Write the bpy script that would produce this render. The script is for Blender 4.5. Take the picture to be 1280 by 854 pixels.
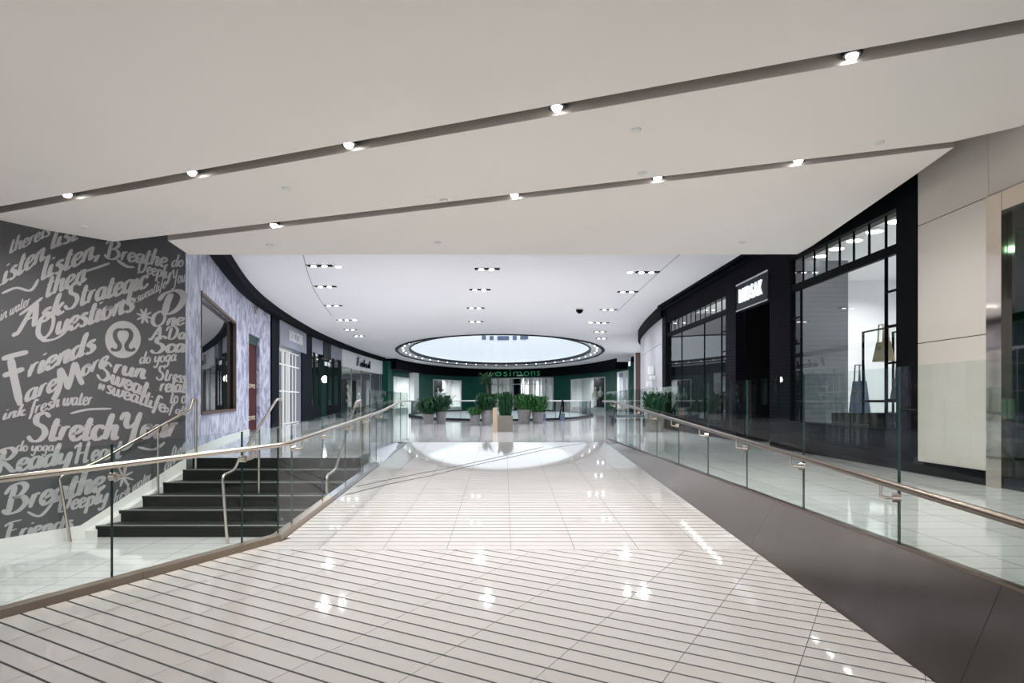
import bpy, math, random
from mathutils import Vector
from mathutils.geometry import tessellate_polygon
random.seed(7)
for o in list(bpy.data.objects): bpy.data.objects.remove(o)
sc = bpy.context.scene
COL = sc.collection
# ------------------------------------------------------------------ camera, world, exposure
F, CX, CY, ZC = 853.0, 630.0, 501.0, 0.958       # focal length / principal point in px of the 1280x854 frame, eye height
cam = bpy.data.cameras.new('camera')
cam.sensor_width = 36; cam.lens = 36 * F / 1280
cam.shift_x = (640 - CX) / 1280; cam.shift_y = (CY - 427) / 1280
cam.clip_start = 0.05; cam.clip_end = 300
co = bpy.data.objects.new('camera', cam); COL.objects.link(co)
co.location = (0, 0, ZC); co.rotation_euler = (math.pi / 2, 0, 0)
sc.camera = co
w = bpy.data.worlds.new('world'); sc.world = w; w.use_nodes = True
w.node_tree.nodes['Background'].inputs[0].default_value = (0.93, 0.95, 1.0, 1)
w.node_tree.nodes['Background'].inputs[1].default_value = 1.4
sc.view_settings.view_transform = 'Standard'; sc.view_settings.look = 'None'
sc.view_settings.gamma = 1; sc.view_settings.use_curve_mapping = False
sc.view_settings.exposure = 0.16
sc.cycles.max_bounces = 10; sc.cycles.diffuse_bounces = 4; sc.cycles.glossy_bounces = 5
sc.cycles.transparent_max_bounces = 24; sc.cycles.sample_clamp_indirect = 4
sc.cycles.use_denoising = True
K_SKY, K_SLOT, K_DOWN, K_SHOP = 1.1, 44.0, 70.0, 40.0     # lamp strengths

def lamp(name, loc, power, size, color=(1, 1, 1), parent=None, spread=2.6, rot=(0, 0, 0)):
    l = bpy.data.lights.new(name, 'AREA'); l.shape = 'DISK'; l.size = size; l.energy = power; l.color = color; l.spread = spread
    o = bpy.data.objects.new(name, l); COL.objects.link(o)
    o.location = loc; o.rotation_euler = rot
    if parent:
        o.parent = parent; o.location = Vector(loc) - root_loc(parent)
    return o
# ------------------------------------------------------------------ materials
M = {}
def mat(name, c, rough=0.5, metal=0.0, spec=0.5, emit=None, es=0.0, noise=0.0, nscale=6.0, bump=0.0, coat=0.0, stretch=None):
    m = bpy.data.materials.new(name); m.use_nodes = True
    nt = m.node_tree; b = nt.nodes['Principled BSDF']
    b.inputs['Base Color'].default_value = (*c, 1); b.inputs['Roughness'].default_value = rough
    b.inputs['Metallic'].default_value = metal; b.inputs['Specular IOR Level'].default_value = spec
    b.inputs['Coat Weight'].default_value = coat; b.inputs['Coat Roughness'].default_value = 0.05
    if emit: b.inputs['Emission Color'].default_value = (*emit, 1); b.inputs['Emission Strength'].default_value = es
    if noise or bump:
        tc = nt.nodes.new('ShaderNodeTexCoord'); n = nt.nodes.new('ShaderNodeTexNoise')
        n.inputs['Scale'].default_value = nscale; n.inputs['Detail'].default_value = 5
        src = tc.outputs['Object']
        if stretch:
            mp = nt.nodes.new('ShaderNodeMapping'); mp.inputs['Scale'].default_value = stretch
            nt.links.new(src, mp.inputs['Vector']); src = mp.outputs['Vector']
        nt.links.new(src, n.inputs['Vector'])
        if noise:
            r = nt.nodes.new('ShaderNodeValToRGB'); r.color_ramp.elements[0].position = 0.3; r.color_ramp.elements[1].position = 0.7
            r.color_ramp.elements[0].color = (*[max(0, v * (1 - noise)) for v in c], 1)
            r.color_ramp.elements[1].color = (*[min(1, v * (1 + noise)) for v in c], 1)
            nt.links.new(n.outputs['Fac'], r.inputs['Fac']); nt.links.new(r.outputs['Color'], b.inputs['Base Color'])
        if bump:
            bp = nt.nodes.new('ShaderNodeBump'); bp.inputs['Strength'].default_value = bump; bp.inputs['Distance'].default_value = 0.01
            nt.links.new(n.outputs['Fac'], bp.inputs['Height']); nt.links.new(bp.outputs['Normal'], b.inputs['Normal'])
    M[name] = m; return m

def glass(name, tint, refl=1.0, ior=1.5):
    m = bpy.data.materials.new(name); m.use_nodes = True; nt = m.node_tree; nt.nodes.clear()
    out = nt.nodes.new('ShaderNodeOutputMaterial'); mx = nt.nodes.new('ShaderNodeMixShader')
    tr = nt.nodes.new('ShaderNodeBsdfTransparent'); gl = nt.nodes.new('ShaderNodeBsdfGlossy'); fr = nt.nodes.new('ShaderNodeFresnel')
    tr.inputs[0].default_value = (*tint, 1); gl.inputs['Roughness'].default_value = 0.0; gl.inputs[0].default_value = (refl, refl, refl, 1)
    fr.inputs[0].default_value = ior
    ge = nt.nodes.new('ShaderNodeNewGeometry'); a_ = nt.nodes.new('ShaderNodeMath'); a_.operation = 'SUBTRACT'; a_.inputs[0].default_value = 1.0
    b_ = nt.nodes.new('ShaderNodeMath'); b_.operation = 'MULTIPLY'
    nt.links.new(ge.outputs['Backfacing'], a_.inputs[1]); nt.links.new(fr.outputs[0], b_.inputs[0]); nt.links.new(a_.outputs[0], b_.inputs[1])
    nt.links.new(b_.outputs[0], mx.inputs[0]); nt.links.new(tr.outputs[0], mx.inputs[1]); nt.links.new(gl.outputs[0], mx.inputs[2])
    nt.links.new(mx.outputs[0], out.inputs[0]); M[name] = m; return m

def brick_mat(name, c1, mortar, scale, rough, bw=0.5, rh=0.25, ms=0.01, off=0.0, bump=0.3, spec=0.5, axes='XY'):
    m = bpy.data.materials.new(name); m.use_nodes = True; nt = m.node_tree; b = nt.nodes['Principled BSDF']
    tc = nt.nodes.new('ShaderNodeTexCoord'); br = nt.nodes.new('ShaderNodeTexBrick')
    br.inputs['Color1'].default_value = (*c1, 1); br.inputs['Color2'].default_value = (*[v * 0.94 for v in c1], 1); br.inputs['Mortar'].default_value = (*mortar, 1)
    br.inputs['Scale'].default_value = scale; br.inputs['Brick Width'].default_value = bw; br.inputs['Row Height'].default_value = rh
    br.inputs['Mortar Size'].default_value = ms; br.offset = off
    src = tc.outputs['Object']
    if axes != 'XY':
        s = nt.nodes.new('ShaderNodeSeparateXYZ'); cb = nt.nodes.new('ShaderNodeCombineXYZ')
        nt.links.new(src, s.inputs[0]); nt.links.new(s.outputs[axes[0]], cb.inputs[0]); nt.links.new(s.outputs[axes[1]], cb.inputs[1]); src = cb.outputs[0]
    nt.links.new(src, br.inputs['Vector']); nt.links.new(br.outputs['Color'], b.inputs['Base Color'])
    b.inputs['Roughness'].default_value = rough; b.inputs['Specular IOR Level'].default_value = spec
    if bump:
        bp = nt.nodes.new('ShaderNodeBump'); bp.inputs['Strength'].default_value = bump; bp.inputs['Distance'].default_value = 0.005; bp.invert = True
        nt.links.new(br.outputs['Fac'], bp.inputs['Height']); nt.links.new(bp.outputs['Normal'], b.inputs['Normal'])
    M[name] = m; return m

mat('tile', (0.52, 0.50, 0.485), 0.04, noise=0.05, nscale=1.2)
mat('groove', (0.012, 0.012, 0.012), 0.6)
brick_mat('upper_tile', (0.68, 0.67, 0.68), (0.36, 0.35, 0.35), 1.0, 0.06, bw=0.6, rh=0.3, ms=0.006, bump=0.1)
mat('ceiling', (0.90, 0.855, 0.81), 0.9, noise=0.015, nscale=0.6)
mat('ceiling_far', (0.86, 0.85, 0.86), 0.9, noise=0.01, nscale=0.5)
mat('plenum_cover', (0.20, 0.19, 0.15), 0.9)
mat('mural', (0.075, 0.075, 0.082), 0.75, noise=0.05, nscale=2)
mat('letter', (0.38, 0.37, 0.38), 0.75)
mat('white_paint', (0.76, 0.75, 0.73), 0.5)
mat('white_gloss', (0.82, 0.84, 0.86), 0.2)
mat('bronze', (0.160, 0.140, 0.120), 0.14, metal=0.7, noise=0.06, nscale=3)
mat('bronze_light', (0.42, 0.34, 0.28), 0.3, metal=0.8, noise=0.05, nscale=4)
mat('steel_panel', (0.42, 0.43, 0.48), 0.25, metal=0.85)
mat('steel', (0.52, 0.47, 0.42), 0.25, metal=1.0)
mat('steel_dark', (0.19, 0.155, 0.13), 0.28, metal=1.0)
mat('stair', (0.006, 0.009, 0.008), 0.6, spec=0.12, noise=0.2, nscale=30)
mat('tread', (0.022, 0.026, 0.025), 0.5, spec=0.25, noise=0.2, nscale=40)
mat('nosing', (0.30, 0.30, 0.29), 0.4)
mat('black', (0.003, 0.004, 0.005), 0.5, spec=0.02)
mat('black_matte', (0.005, 0.005, 0.006), 0.8, spec=0.1)
mat('fascia', (0.003, 0.0035, 0.006), 0.6, spec=0.02)
mat('beige', (0.52, 0.485, 0.44), 0.12, noise=0.02, nscale=1.0)
mat('mirror', (0.66, 0.58, 0.50), 0.06, metal=1.0)
mat('green', (0.008, 0.085, 0.060), 0.35, spec=0.25)
mat('green_dark', (0.006, 0.045, 0.034), 0.4, spec=0.2)
mat('shop_grey', (0.26, 0.27, 0.33), 0.5)
mat('charcoal', (0.020, 0.022, 0.026), 0.5, spec=0.08)
mat('navy', (0.004, 0.007, 0.012), 0.5, spec=0.02)
mat('white_lit', (0.85, 0.85, 0.86), 0.5)
mat('planter', (0.22, 0.215, 0.215), 0.6, noise=0.1, nscale=8)
mat('planter_brown', (0.16, 0.145, 0.12), 0.6, noise=0.1, nscale=8)
mat('tan', (0.42, 0.32, 0.235), 0.5)
mat('soil', (0.03, 0.02, 0.015), 0.95)
mat('leaf', (0.028, 0.105, 0.028), 0.6, spec=0.15, noise=0.4, nscale=12)
mat('leaf_dark', (0.014, 0.055, 0.022), 0.6, spec=0.15, noise=0.4, nscale=12)
mat('trunk', (0.12, 0.08, 0.05), 0.9)
mat('red', (0.065, 0.012, 0.014), 0.6, spec=0.1)
mat('cream', (0.62, 0.55, 0.42), 0.6)
mat('oak', (0.09, 0.05, 0.035), 0.5)
mat('leather', (0.02, 0.018, 0.018), 0.35)
mat('skin_tan', (0.32, 0.26, 0.16), 0.5)
mat('blue_grey', (0.10, 0.13, 0.22), 0.4)
mat('sign_white', (0.9, 0.9, 0.95), 0.5, emit=(0.75, 0.82, 1.0), es=0.75)
mat('sign_plain', (0.8, 0.8, 0.82), 0.5)
mat('sign_green', (0.03, 0.25, 0.13), 0.4, emit=(0.05, 0.45, 0.22), es=0.25)
mat('lamp_disc', (1, 1, 1), 0.5, emit=(1.0, 0.97, 0.93), es=14.0)
mat('lamp_cool', (1, 1, 1), 0.5, emit=(0.93, 0.96, 1.0), es=12.0)
mat('ring_lamp', (1, 1, 1), 0.5, emit=(0.93, 0.96, 1.0), es=3.5)
mat('slot_metal', (0.58, 0.54, 0.50), 0.42, metal=0.85)
mat('plank', (0.50, 0.49, 0.53), 0.35, noise=0.06, nscale=3)
mat('sky_panel', (1, 1, 1), 0.5, emit=(0.80, 0.92, 1.0), es=K_SKY)
glass('rail_glass', (0.93, 0.972, 0.96), 0.6)
glass('shop_glass', (0.93, 0.96, 0.95))
glass('shop_glass_dark', (0.42, 0.60, 0.50))
mat('glass_edge', (0.012, 0.05, 0.042), 0.15)
brick_mat('black_brick', (0.010, 0.010, 0.014), (0.003, 0.003, 0.004), 1.0, 0.8, bw=0.22, rh=0.075, ms=0.008, off=0.5, bump=0.6, spec=0.03, axes='YZ')
brick_mat('ribbed', (0.075, 0.085, 0.095), (0.03, 0.033, 0.037), 1.0, 0.5, bw=9.0, rh=0.10, ms=0.006, bump=0.5, axes='XZ')
# streaky lilac stone: stretched warped noise
def stone():
    m = bpy.data.materials.new('stone'); m.use_nodes = True; nt = m.node_tree; b = nt.nodes['Principled BSDF']
    tc = nt.nodes.new('ShaderNodeTexCoord'); mp = nt.nodes.new('ShaderNodeMapping'); mp.inputs['Scale'].default_value = (1.3, 1.3, 0.95); mp.inputs['Rotation'].default_value = (0.35, 0, 0)
    n = nt.nodes.new('ShaderNodeTexNoise'); n.inputs['Scale'].default_value = 2.3; n.inputs['Detail'].default_value = 3; n.inputs['Distortion'].default_value = 1.3
    r = nt.nodes.new('ShaderNodeValToRGB'); e = r.color_ramp.elements
    e[0].position = 0.42; e[0].color = (0.25, 0.26, 0.37, 1); e[1].position = 0.58; e[1].color = (0.60, 0.62, 0.75, 1)
    nt.links.new(tc.outputs['Object'], mp.inputs[0]); nt.links.new(mp.outputs[0], n.inputs['Vector']); nt.links.new(n.outputs['Fac'], r.inputs[0]); nt.links.new(r.outputs[0], b.inputs['Base Color'])
    b.inputs['Roughness'].default_value = 0.4; M['stone'] = m
stone()
# ------------------------------------------------------------------ geometry helpers
def root_loc(o):
    v = Vector((0, 0, 0))
    while o: v = v + o.location; o = o.parent
    return v
def empty(name, loc, label, cat, group=None, kind=None):
    o = bpy.data.objects.new(name, None); COL.objects.link(o); o.location = loc; o.empty_display_size = 0.2
    return tag(o, label, cat, group, kind)
def tag(o, label=None, cat=None, group=None, kind=None):
    if label: o['label'] = label
    if cat: o['category'] = cat
    if group: o['group'] = group
    if kind: o['kind'] = kind
    return o
class MB:
    def __init__(s): s.v = []; s.f = []; s.smooth = []
    def add(s, vs, fs, smooth=False):
        b = len(s.v); s.v += [tuple(p) for p in vs]
        for f in fs: s.f.append([b + i for i in f]); s.smooth.append(smooth)
        return s
    def box(s, x0, x1, y0, y1, z0, z1):
        return s.hexa([(x0, y0, z0), (x1, y0, z0), (x1, y1, z0), (x0, y1, z0)], [(x0, y0, z1), (x1, y0, z1), (x1, y1, z1), (x0, y1, z1)])
    def hexa(s, lo, hi):
        return s.add(list(lo) + list(hi), [(3, 2, 1, 0), (4, 5, 6, 7), (0, 1, 5, 4), (1, 2, 6, 5), (2, 3, 7, 6), (3, 0, 4, 7)])
    def prism(s, poly, zlo, zhi):
        """poly: plan points; zlo/zhi: number or function(x,y)"""
        n = len(poly); g = lambda z, p: z(*p) if callable(z) else z
        a = sum(poly[i][0] * poly[(i + 1) % n][1] - poly[(i + 1) % n][0] * poly[i][1] for i in range(n))
        if a < 0: poly = poly[::-1]
        vs = [(*p, g(zlo, p)) for p in poly] + [(*p, g(zhi, p)) for p in poly]
        return s.add(vs, [tuple(range(n - 1, -1, -1)), tuple(range(n, 2 * n))] + [(i, (i + 1) % n, n + (i + 1) % n, n + i) for i in range(n)])
    def holed(s, outer, holes, z):
        loops = [[Vector((*p, 0)) for p in outer]] + [[Vector((*p, 0)) for p in h] for h in holes]
        pts = [p for l in loops for p in l]
        return s.add([(p.x, p.y, z) for p in pts], [tuple(t) for t in tessellate_polygon(loops)])
    def tube(s, path, r, n=10, cap=True):
        path = [Vector(p) for p in path]; rings = []; up = None
        for i, p in enumerate(path):
            t = ((path[i] - path[i - 1]).normalized() if i else Vector()) + ((path[i + 1] - path[i]).normalized() if i < len(path) - 1 else Vector())
            t.normalize()
            if up is None:
                up = Vector((0, 0, 1)) if abs(t.z) < 0.9 else Vector((1, 0, 0))
            a = t.cross(up).normalized(); bb = a.cross(t).normalized(); up = bb
            rr = r[i] if isinstance(r, (list, tuple)) else r
            rings.append([p + (a * math.cos(2 * math.pi * k / n) + bb * math.sin(2 * math.pi * k / n)) * rr for k in range(n)])
        vs = [q for ring in rings for q in ring]; fs = []
        for i in range(len(path) - 1):
            for k in range(n): fs.append((i * n + k, i * n + (k + 1) % n, (i + 1) * n + (k + 1) % n, (i + 1) * n + k))
        s.add(vs, fs, True)
        if cap:
            s.add(rings[0], [tuple(range(n))[::-1]]); s.add(rings[-1], [tuple(range(n))])
        return s
    def lathe(s, prof, c, n=20, smooth=True):
        vs = []; fs = []
        for (r, z) in prof:
            for k in range(n): a = 2 * math.pi * k / n; vs.append((c[0] + r * math.cos(a), c[1] + r * math.sin(a), c[2] + z))
        for i in range(len(prof) - 1):
            for k in range(n): fs.append((i * n + k, i * n + (k + 1) % n, (i + 1) * n + (k + 1) % n, (i + 1) * n + k))
        s.add(vs, fs, smooth)
        s.add(vs[:n], [tuple(range(n))[::-1]]); s.add(vs[-n:], [tuple(range(n))]); return s
    def chord(s, p0, p1, z0, z1, d0, d1, side=1):
        """box standing on plan chord p0->p1, from offset d0 to d1 along its normal (side=1: to the right of p0->p1)"""
        p0 = Vector(p0); p1 = Vector(p1); t = (p1 - p0).normalized(); n = Vector((t.y, -t.x)) * side
        q = [p0 + n * d0, p1 + n * d0, p1 + n * d1, p0 + n * d1]
        return s.prism([(a.x, a.y) for a in q], z0, z1)
    def build(s, name, m, parent=None, label=None, cat=None, group=None, kind=None):
        off = root_loc(parent) if parent else Vector((0, 0, 0))
        me = bpy.data.meshes.new(name); me.from_pydata([tuple(Vector(v) - off) for v in s.v], [], s.f); me.update()
        me.polygons.foreach_set('use_smooth', s.smooth)
        me.materials.append(M[m] if isinstance(m, str) else m)
        o = bpy.data.objects.new(name, me); COL.objects.link(o)
        if parent: o.parent = parent
        return tag(o, label, cat, group, kind)
def clip(poly, nx, ny, c):
    """keep nx*x+ny*y<=c"""
    out = []
    for i in range(len(poly)):
        a, b = poly[i], poly[(i + 1) % len(poly)]
        da, db = nx * a[0] + ny * a[1] - c, nx * b[0] + ny * b[1] - c
        if da <= 0: out.append(a)
        if (da < 0 < db) or (db < 0 < da):
            t = da / (da - db); out.append((a[0] + (b[0] - a[0]) * t, a[1] + (b[1] - a[1]) * t))
    return out
def area(p): return abs(sum(p[i][0] * p[(i + 1) % len(p)][1] - p[(i + 1) % len(p)][0] * p[i][1] for i in range(len(p)))) / 2
def smooth_curve(pts, n=6):
    out = []
    for i in range(len(pts) - 1):
        p0 = pts[max(i - 1, 0)]; p1 = pts[i]; p2 = pts[i + 1]; p3 = pts[min(i + 2, len(pts) - 1)]
        for k in range(n):
            t = k / n
            out.append(tuple(0.5 * (2 * b + (c - a) * t + (2 * a - 5 * b + 4 * c - d) * t * t + (3 * b - a - 3 * c + d) * t ** 3) for a, b, c, d in zip(p0, p1, p2, p3)))
    out.append(tuple(pts[-1])); return out
# survey: a sighting from the camera onto a surface of the place
def fl(x, y, z=0.0): Y = (ZC - z) * F / (y - CY); return ((x - CX) * Y / F, Y)
RS, R0, YT = 0.0469, -0.736, 15.70                     # ramp: slope, height under the camera, top
def R(x, y): return R0 + RS * y if y < YT else 0.0
def onramp(x, y): Y = F * (ZC - R0) / (y - (CY - F * RS)); return ((x - CX) * Y / F, Y)
def zat(y, Y): return ZC + (CY - y) * Y / F
def onX(X, x): return X * F / (x - CX)
WS, WC = math.sin(math.atan(0.5)), math.cos(math.atan(0.5))      # direction of the lettered wall
ANG = math.radians(30.13); SA, CA = math.sin(ANG), math.cos(ANG)
def mesh_text(body, size=1.0, bold=0.0, spacing=1.0):
    c = bpy.data.curves.new('txt', 'FONT'); c.body = body; c.size = size; c.offset = bold; c.space_character = spacing; c.resolution_u = 4
    o = bpy.data.objects.new('txt', c); COL.objects.link(o); bpy.context.view_layer.update()
    me = bpy.data.meshes.new_from_object(o.evaluated_get(bpy.context.evaluated_depsgraph_get()))
    vs = [tuple(v.co) for v in me.vertices]; fs = [tuple(p.vertices) for p in me.polygons]
    bpy.data.objects.remove(o); bpy.data.curves.remove(c); bpy.data.meshes.remove(me)
    return vs, fs
def wall_text(body, p0, p1, z0, h, out, name, m, parent, bold=0.0, depth=0.03, path=None):
    """block letters from plan point p0 to p1, base z0, height h; out: normal offset vector (2d unit)"""
    vs, fs = mesh_text(body, 1.0, bold, 1.25 if body.isupper() else 1.08)
    xs = [v[0] for v in vs]; ys = [v[1] for v in vs]; x0, x1, y0, y1 = min(xs), max(xs), min(ys), max(ys)
    p0 = Vector(p0); p1 = Vector(p1); o = Vector(out); mb = MB()
    def P(v, d):
        t = (v[0] - x0) / (x1 - x0); q = p0 + (p1 - p0) * t + o * d
        if path:
            i = min(int(t * (len(path) - 1)), len(path) - 2); u = t * (len(path) - 1) - i; q = Vector(path[i]).lerp(Vector(path[i + 1]), u) + o * d
        return (q.x, q.y, z0 + (v[1] - y0) / (y1 - y0) * h)
    mb.add([P(v, depth) for v in vs], fs)
    edges = {}
    for f in fs:
        for i in range(len(f)): e = (f[i], f[(i + 1) % len(f)]); edges[e] = 1
    b = [e for e in edges if (e[1], e[0]) not in edges]
    for e in b: mb.add([P(vs[e[0]], depth), P(vs[e[1]], depth), P(vs[e[1]], 0), P(vs[e[0]], 0)], [(0, 1, 2, 3)])
    return mb.build(name, m, parent)
# ------------------------------------------------------------------ plan of the hall: the oval wall
CURVE = smooth_curve([(-5.227, 11.2), (-5.75, 12.9), (-6.5, 15.6), (-7.35, 19), (-8.0, 22.5), (-8.6, 27), (-9.15, 33), (-9.45, 40), (-9.5, 47), (-9.2, 54), (-8.2, 60.5), (-6.2, 66.5), (-3.4, 70.2), (0, 71.5),
                      (3.4, 70.2), (6.2, 66.5), (8.4, 60), (9.5, 53), (9.7, 47), (9.0, 42), (7.8, 37.5), (6.6, 33), (6.0, 29), (5.6, 25), (5.5, 23.4)], 8)
def cv(x, right=False):
    k = (x - CX) / F; best = None
    for i in range(len(CURVE) - 1):
        a, b = CURVE[i], CURVE[i + 1]; fa, fb = a[0] - k * a[1], b[0] - k * b[1]
        if fa * fb <= 0 and fa != fb:
            t = fa / (fa - fb); p = (a[0] + (b[0] - a[0]) * t, a[1] + (b[1] - a[1]) * t)
            if right:
                if i > len(CURVE) * 0.8: return p
            elif best is None: best = p
    return best
def span(pa, pb):
    """the bit of the oval between two of its points, resampled"""
    def idx(p): return min(range(len(CURVE)), key=lambda i: (CURVE[i][0] - p[0]) ** 2 + (CURVE[i][1] - p[1]) ** 2)
    ia, ib = idx(pa), idx(pb)
    return [pa] + [c for c in CURVE[ia + 1:ib]] + [pb]
def ribbon(mb, pts, z0, z1, d0, d1):
    """a wall of constant section along plan points; d measured towards the hall (right of travel)"""
    N = []
    for i in range(len(pts)):
        a = Vector(pts[max(i - 1, 0)]); b = Vector(pts[min(i + 1, len(pts) - 1)]); t = (b - a).normalized(); N.append(Vector((t.y, -t.x)))
    n = len(pts); vs = []
    for p, q in zip(pts, N):
        p = Vector(p)
        for d, z in ((d0, z0), (d1, z0), (d1, z1), (d0, z1)): s_ = p + q * d; vs.append((s_.x, s_.y, z))
    fs = []
    for i in range(n - 1):
        for k in range(4): fs.append((i * 4 + k, (i + 1) * 4 + k, (i + 1) * 4 + (k + 1) % 4, i * 4 + (k + 1) % 4))
    fs += [(3, 2, 1, 0), tuple((n - 1) * 4 + k for k in range(4))]
    return mb.add(vs, fs)
def ellipse(cx, cy, a, b, n=96): return [(cx + a * math.cos(2 * math.pi * k / n), cy + b * math.sin(2 * math.pi * k / n)) for k in range(n)]
HC = 4.23
# ================================================================== FLOOR: the ramp with inlaid strips
BX, BY = -2.185, 6.72                                # bend of the left kerb
XR = 2.33; YL = 6.38                                 # right foot of the ramp, line where the paving turns
bk = -4.0
left_at = lambda y: BX if y >= BY else BX - (BY - y) * SA / CA
base = [(left_at(bk), bk), (XR, bk), (XR, YT), (BX, YT), (BX, BY)]
floor = MB().prism(base, lambda x, y: R(x, y) - 0.3, lambda x, y: R0 + RS * y - 0.004).build('floor', 'groove', None, 'pale paved ramp with dark anti-slip strips rising to the upper concourse', kind='structure')
tiles = []
GW, JW = 0.018, 0.004
def region(poly, front):
    poly = clip(poly, 1, 0, XR - 0.004)
    if front:
        poly = clip(poly, 0, 1, YL - 0.004)
        if poly: poly = clip(poly, -CA, SA, -CA * BX + SA * BY - 0.004)      # left kerb, turned 30 degrees
    else:
        poly = clip(poly, 0, -1, -YL - 0.004); 
        if poly: poly = clip(poly, 0, 1, YT)
        if poly and max(p[1] for p in poly) > BY: poly = clip(poly, -1, 0, -BX - 0.004)
        if poly: poly = clip(poly, -CA, SA, -CA * BX + SA * BY - 0.004) if min(p[1] for p in poly) < BY else poly
    return poly
# turned field: u across (along the strips), v along the joints
pj = onramp(570, 688.75); pg = onramp(600 + 200 / 4, 660 + 113 / 4)
u0 = pj[0] * CA - pj[1] * SA; v0 = pg[0] * SA + pg[1] * CA
for i in range(-16, 16):
    for j in range(-70, 30):
        ua, ub = u0 + i * 0.615 + JW / 2, u0 + (i + 1) * 0.615 - JW / 2
        va, vb = v0 + j * 0.151 + GW / 2, v0 + (j + 1) * 0.151 - GW / 2
        q = [(u * CA + v * SA, -u * SA + v * CA) for u, v in ((ua, va), (ub, va), (ub, vb), (ua, vb))]
        if max(p[1] for p in q) < bk or min(p[1] for p in q) > YL or min(p[0] for p in q) > XR: continue
        q = region(q, True)
        if len(q) > 2 and area(q) > 0.0006: tiles.append(q)
xj = onramp(638.5, 687.5)[0]
for i in range(-5, 5):
    for j in range(0, 63):
        q = [(xj + (i + a) * 0.6 + s1 * JW / 2, YL + (j + b) * 0.15 + s2 * (GW / 2 if j else 0)) for a, b, s1, s2 in ((0, 0, 1, 1), (1, 0, -1, 1), (1, 1, -1, -1), (0, 1, 1, -1))]
        q = region(q, False)
        if len(q) > 2 and area(q) > 0.0006: tiles.append(q)
def pxarea(q):
    pts = []
    for x, y in q:
        if y < 3.0: return 0
        pts.append((CX + F * x / y, CY - F * (R(x, y) - ZC) / y))
    cxm = sum(p[0] for p in pts) / len(pts); cym = sum(p[1] for p in pts) / len(pts)
    if cxm < -20 or cxm > 1300 or cym > 880: return 0
    return area(pts)
tiles.sort(key=pxarea, reverse=True)
slope_hi = lambda x, y: R0 + RS * y; slope_lo = lambda x, y: R0 + RS * y - 0.012
shared = {}
for q in tiles[:300]:
    c = (sum(p[0] for p in q) / len(q), sum(p[1] for p in q) / len(q))
    key = tuple((round(p[0] - c[0], 3), round(p[1] - c[1], 3)) for p in q)
    if key in shared: o = shared[key].copy(); COL.objects.link(o)
    else:
        o = MB().prism([(p[0] - c[0], p[1] - c[1]) for p in q], lambda x, y: RS * y - 0.012, lambda x, y: RS * y).build('tile', 'tile', floor); shared[key] = o
    o.location = (c[0], c[1], slope_hi(*c))
mb = MB()
for q in tiles[300:]: mb.prism(q, slope_lo, slope_hi)
mb.build('tile_field', 'tile', floor, 'rest of the pale paving pieces', kind='stuff')
for pts in ([(432.7, 618.6), (487.5, 605), (542, 594), (580, 584.5), (631.6, 573.2), (695, 559.5), (739, 552.8)], [(445, 608.5), (492, 598.6), (551, 587), (580, 581), (623, 571.5), (680, 558.5)]):
    wpt = smooth_curve([onramp(*p) for p in pts], 4); mb = MB(); vs = []
    for i, p in enumerate(wpt):
        a = Vector(wpt[max(i - 1, 0)]); b = Vector(wpt[min(i + 1, len(wpt) - 1)]); t = (b - a).normalized(); n = Vector((-t.y, t.x)) * 0.016
        for sgn in (1, -1): x, y = Vector(p) + n * sgn; vs.append((x, y, R0 + RS * y + 0.0015))
    n = len(wpt); low = [(v[0], v[1], v[2] - 0.004) for v in vs]
    mb.add(vs + low, [(2 * i, 2 * i + 1, 2 * i + 3, 2 * i + 2) for i in range(n - 1)] + [(2 * i, 2 * i + 2, 2 * n + 2 * i + 2, 2 * n + 2 * i) for i in range(n - 1)] + [(2 * i + 3, 2 * i + 1, 2 * n + 2 * i + 1, 2 * n + 2 * i + 3) for i in range(n - 1)])
    mb.build('inlay_strip', 'groove', floor, 'dark curved inlay line')
# ------------------------------------------------------------------ upper floor with the void under the oculus
VOID = ellipse(-0.2, 49.3, 6.1, 17.2, 80)
XG_R, XG_L, YS = 2.60, -2.48, 11.43
outer = [(-2.2, YT), (XR, YT), (XG_R, YT), (XG_R, bk), (12, bk), (12, 76), (-14, 76), (-14, YS), (XG_L, YS), (XG_L, YT)]
uf = MB(); uf.holed(outer, [VOID], 0.0); uf.holed(outer, [VOID], -0.25)
up = uf.build('floor', 'upper_tile', None, 'glossy pale tiled floor of the upper concourse', kind='structure')
mb = MB(); ribbon(mb, VOID[::-1] + [VOID[-1]], -0.8, 0.001, -0.05, 0.0); mb.build('trim_1', 'white_gloss', None, 'white edge band around the floor void', kind='structure')
# side panel of the right slab: leaning metal cladding, in segments
panel = None
ys = [bk, -1.0, 2.0, 3.54, 6.5, 9.5, 12.5, YT]
side = empty('trim_2', (XR, 6, -0.3), 'brown metal cladding between the ramp and the right concourse edge', None, kind='structure')
for a, b in zip(ys, ys[1:]):
    b2 = b - 0.004; n = 24; lo = lambda y: R0 + RS * y - 0.02; vs = []
    for k in range(n + 1):
        y = a + (b2 - a) * k / n; xt = XG_R - 0.02 if y < YT - .5 else XG_R - .02 - (y - YT + .5) / .5 * .2
        vs += [(XR, y, lo(y)), (xt, y, -0.002 if y < YT - .5 else .003), (XG_R + .02, y, -.002), (XG_R + .02, y, lo(y) - .02)]
    fs = [(4 * k + m_, 4 * k + 4 + m_, 4 * k + 4 + (m_ + 1) % 4, 4 * k + (m_ + 1) % 4) for k in range(n) for m_ in (1, 2, 3)] + [(0, 1, 2, 3), tuple(4 * n + k for k in (3, 2, 1, 0))]
    fv = [v for k in range(n + 1) for v in (vs[4 * k], vs[4 * k + 1])]
    MB().add(vs, fs, False).add(fv, [(2 * k, 2 * k + 1, 2 * k + 3, 2 * k + 2) for k in range(n)], True).build('cladding_panel', 'bronze', side)
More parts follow.
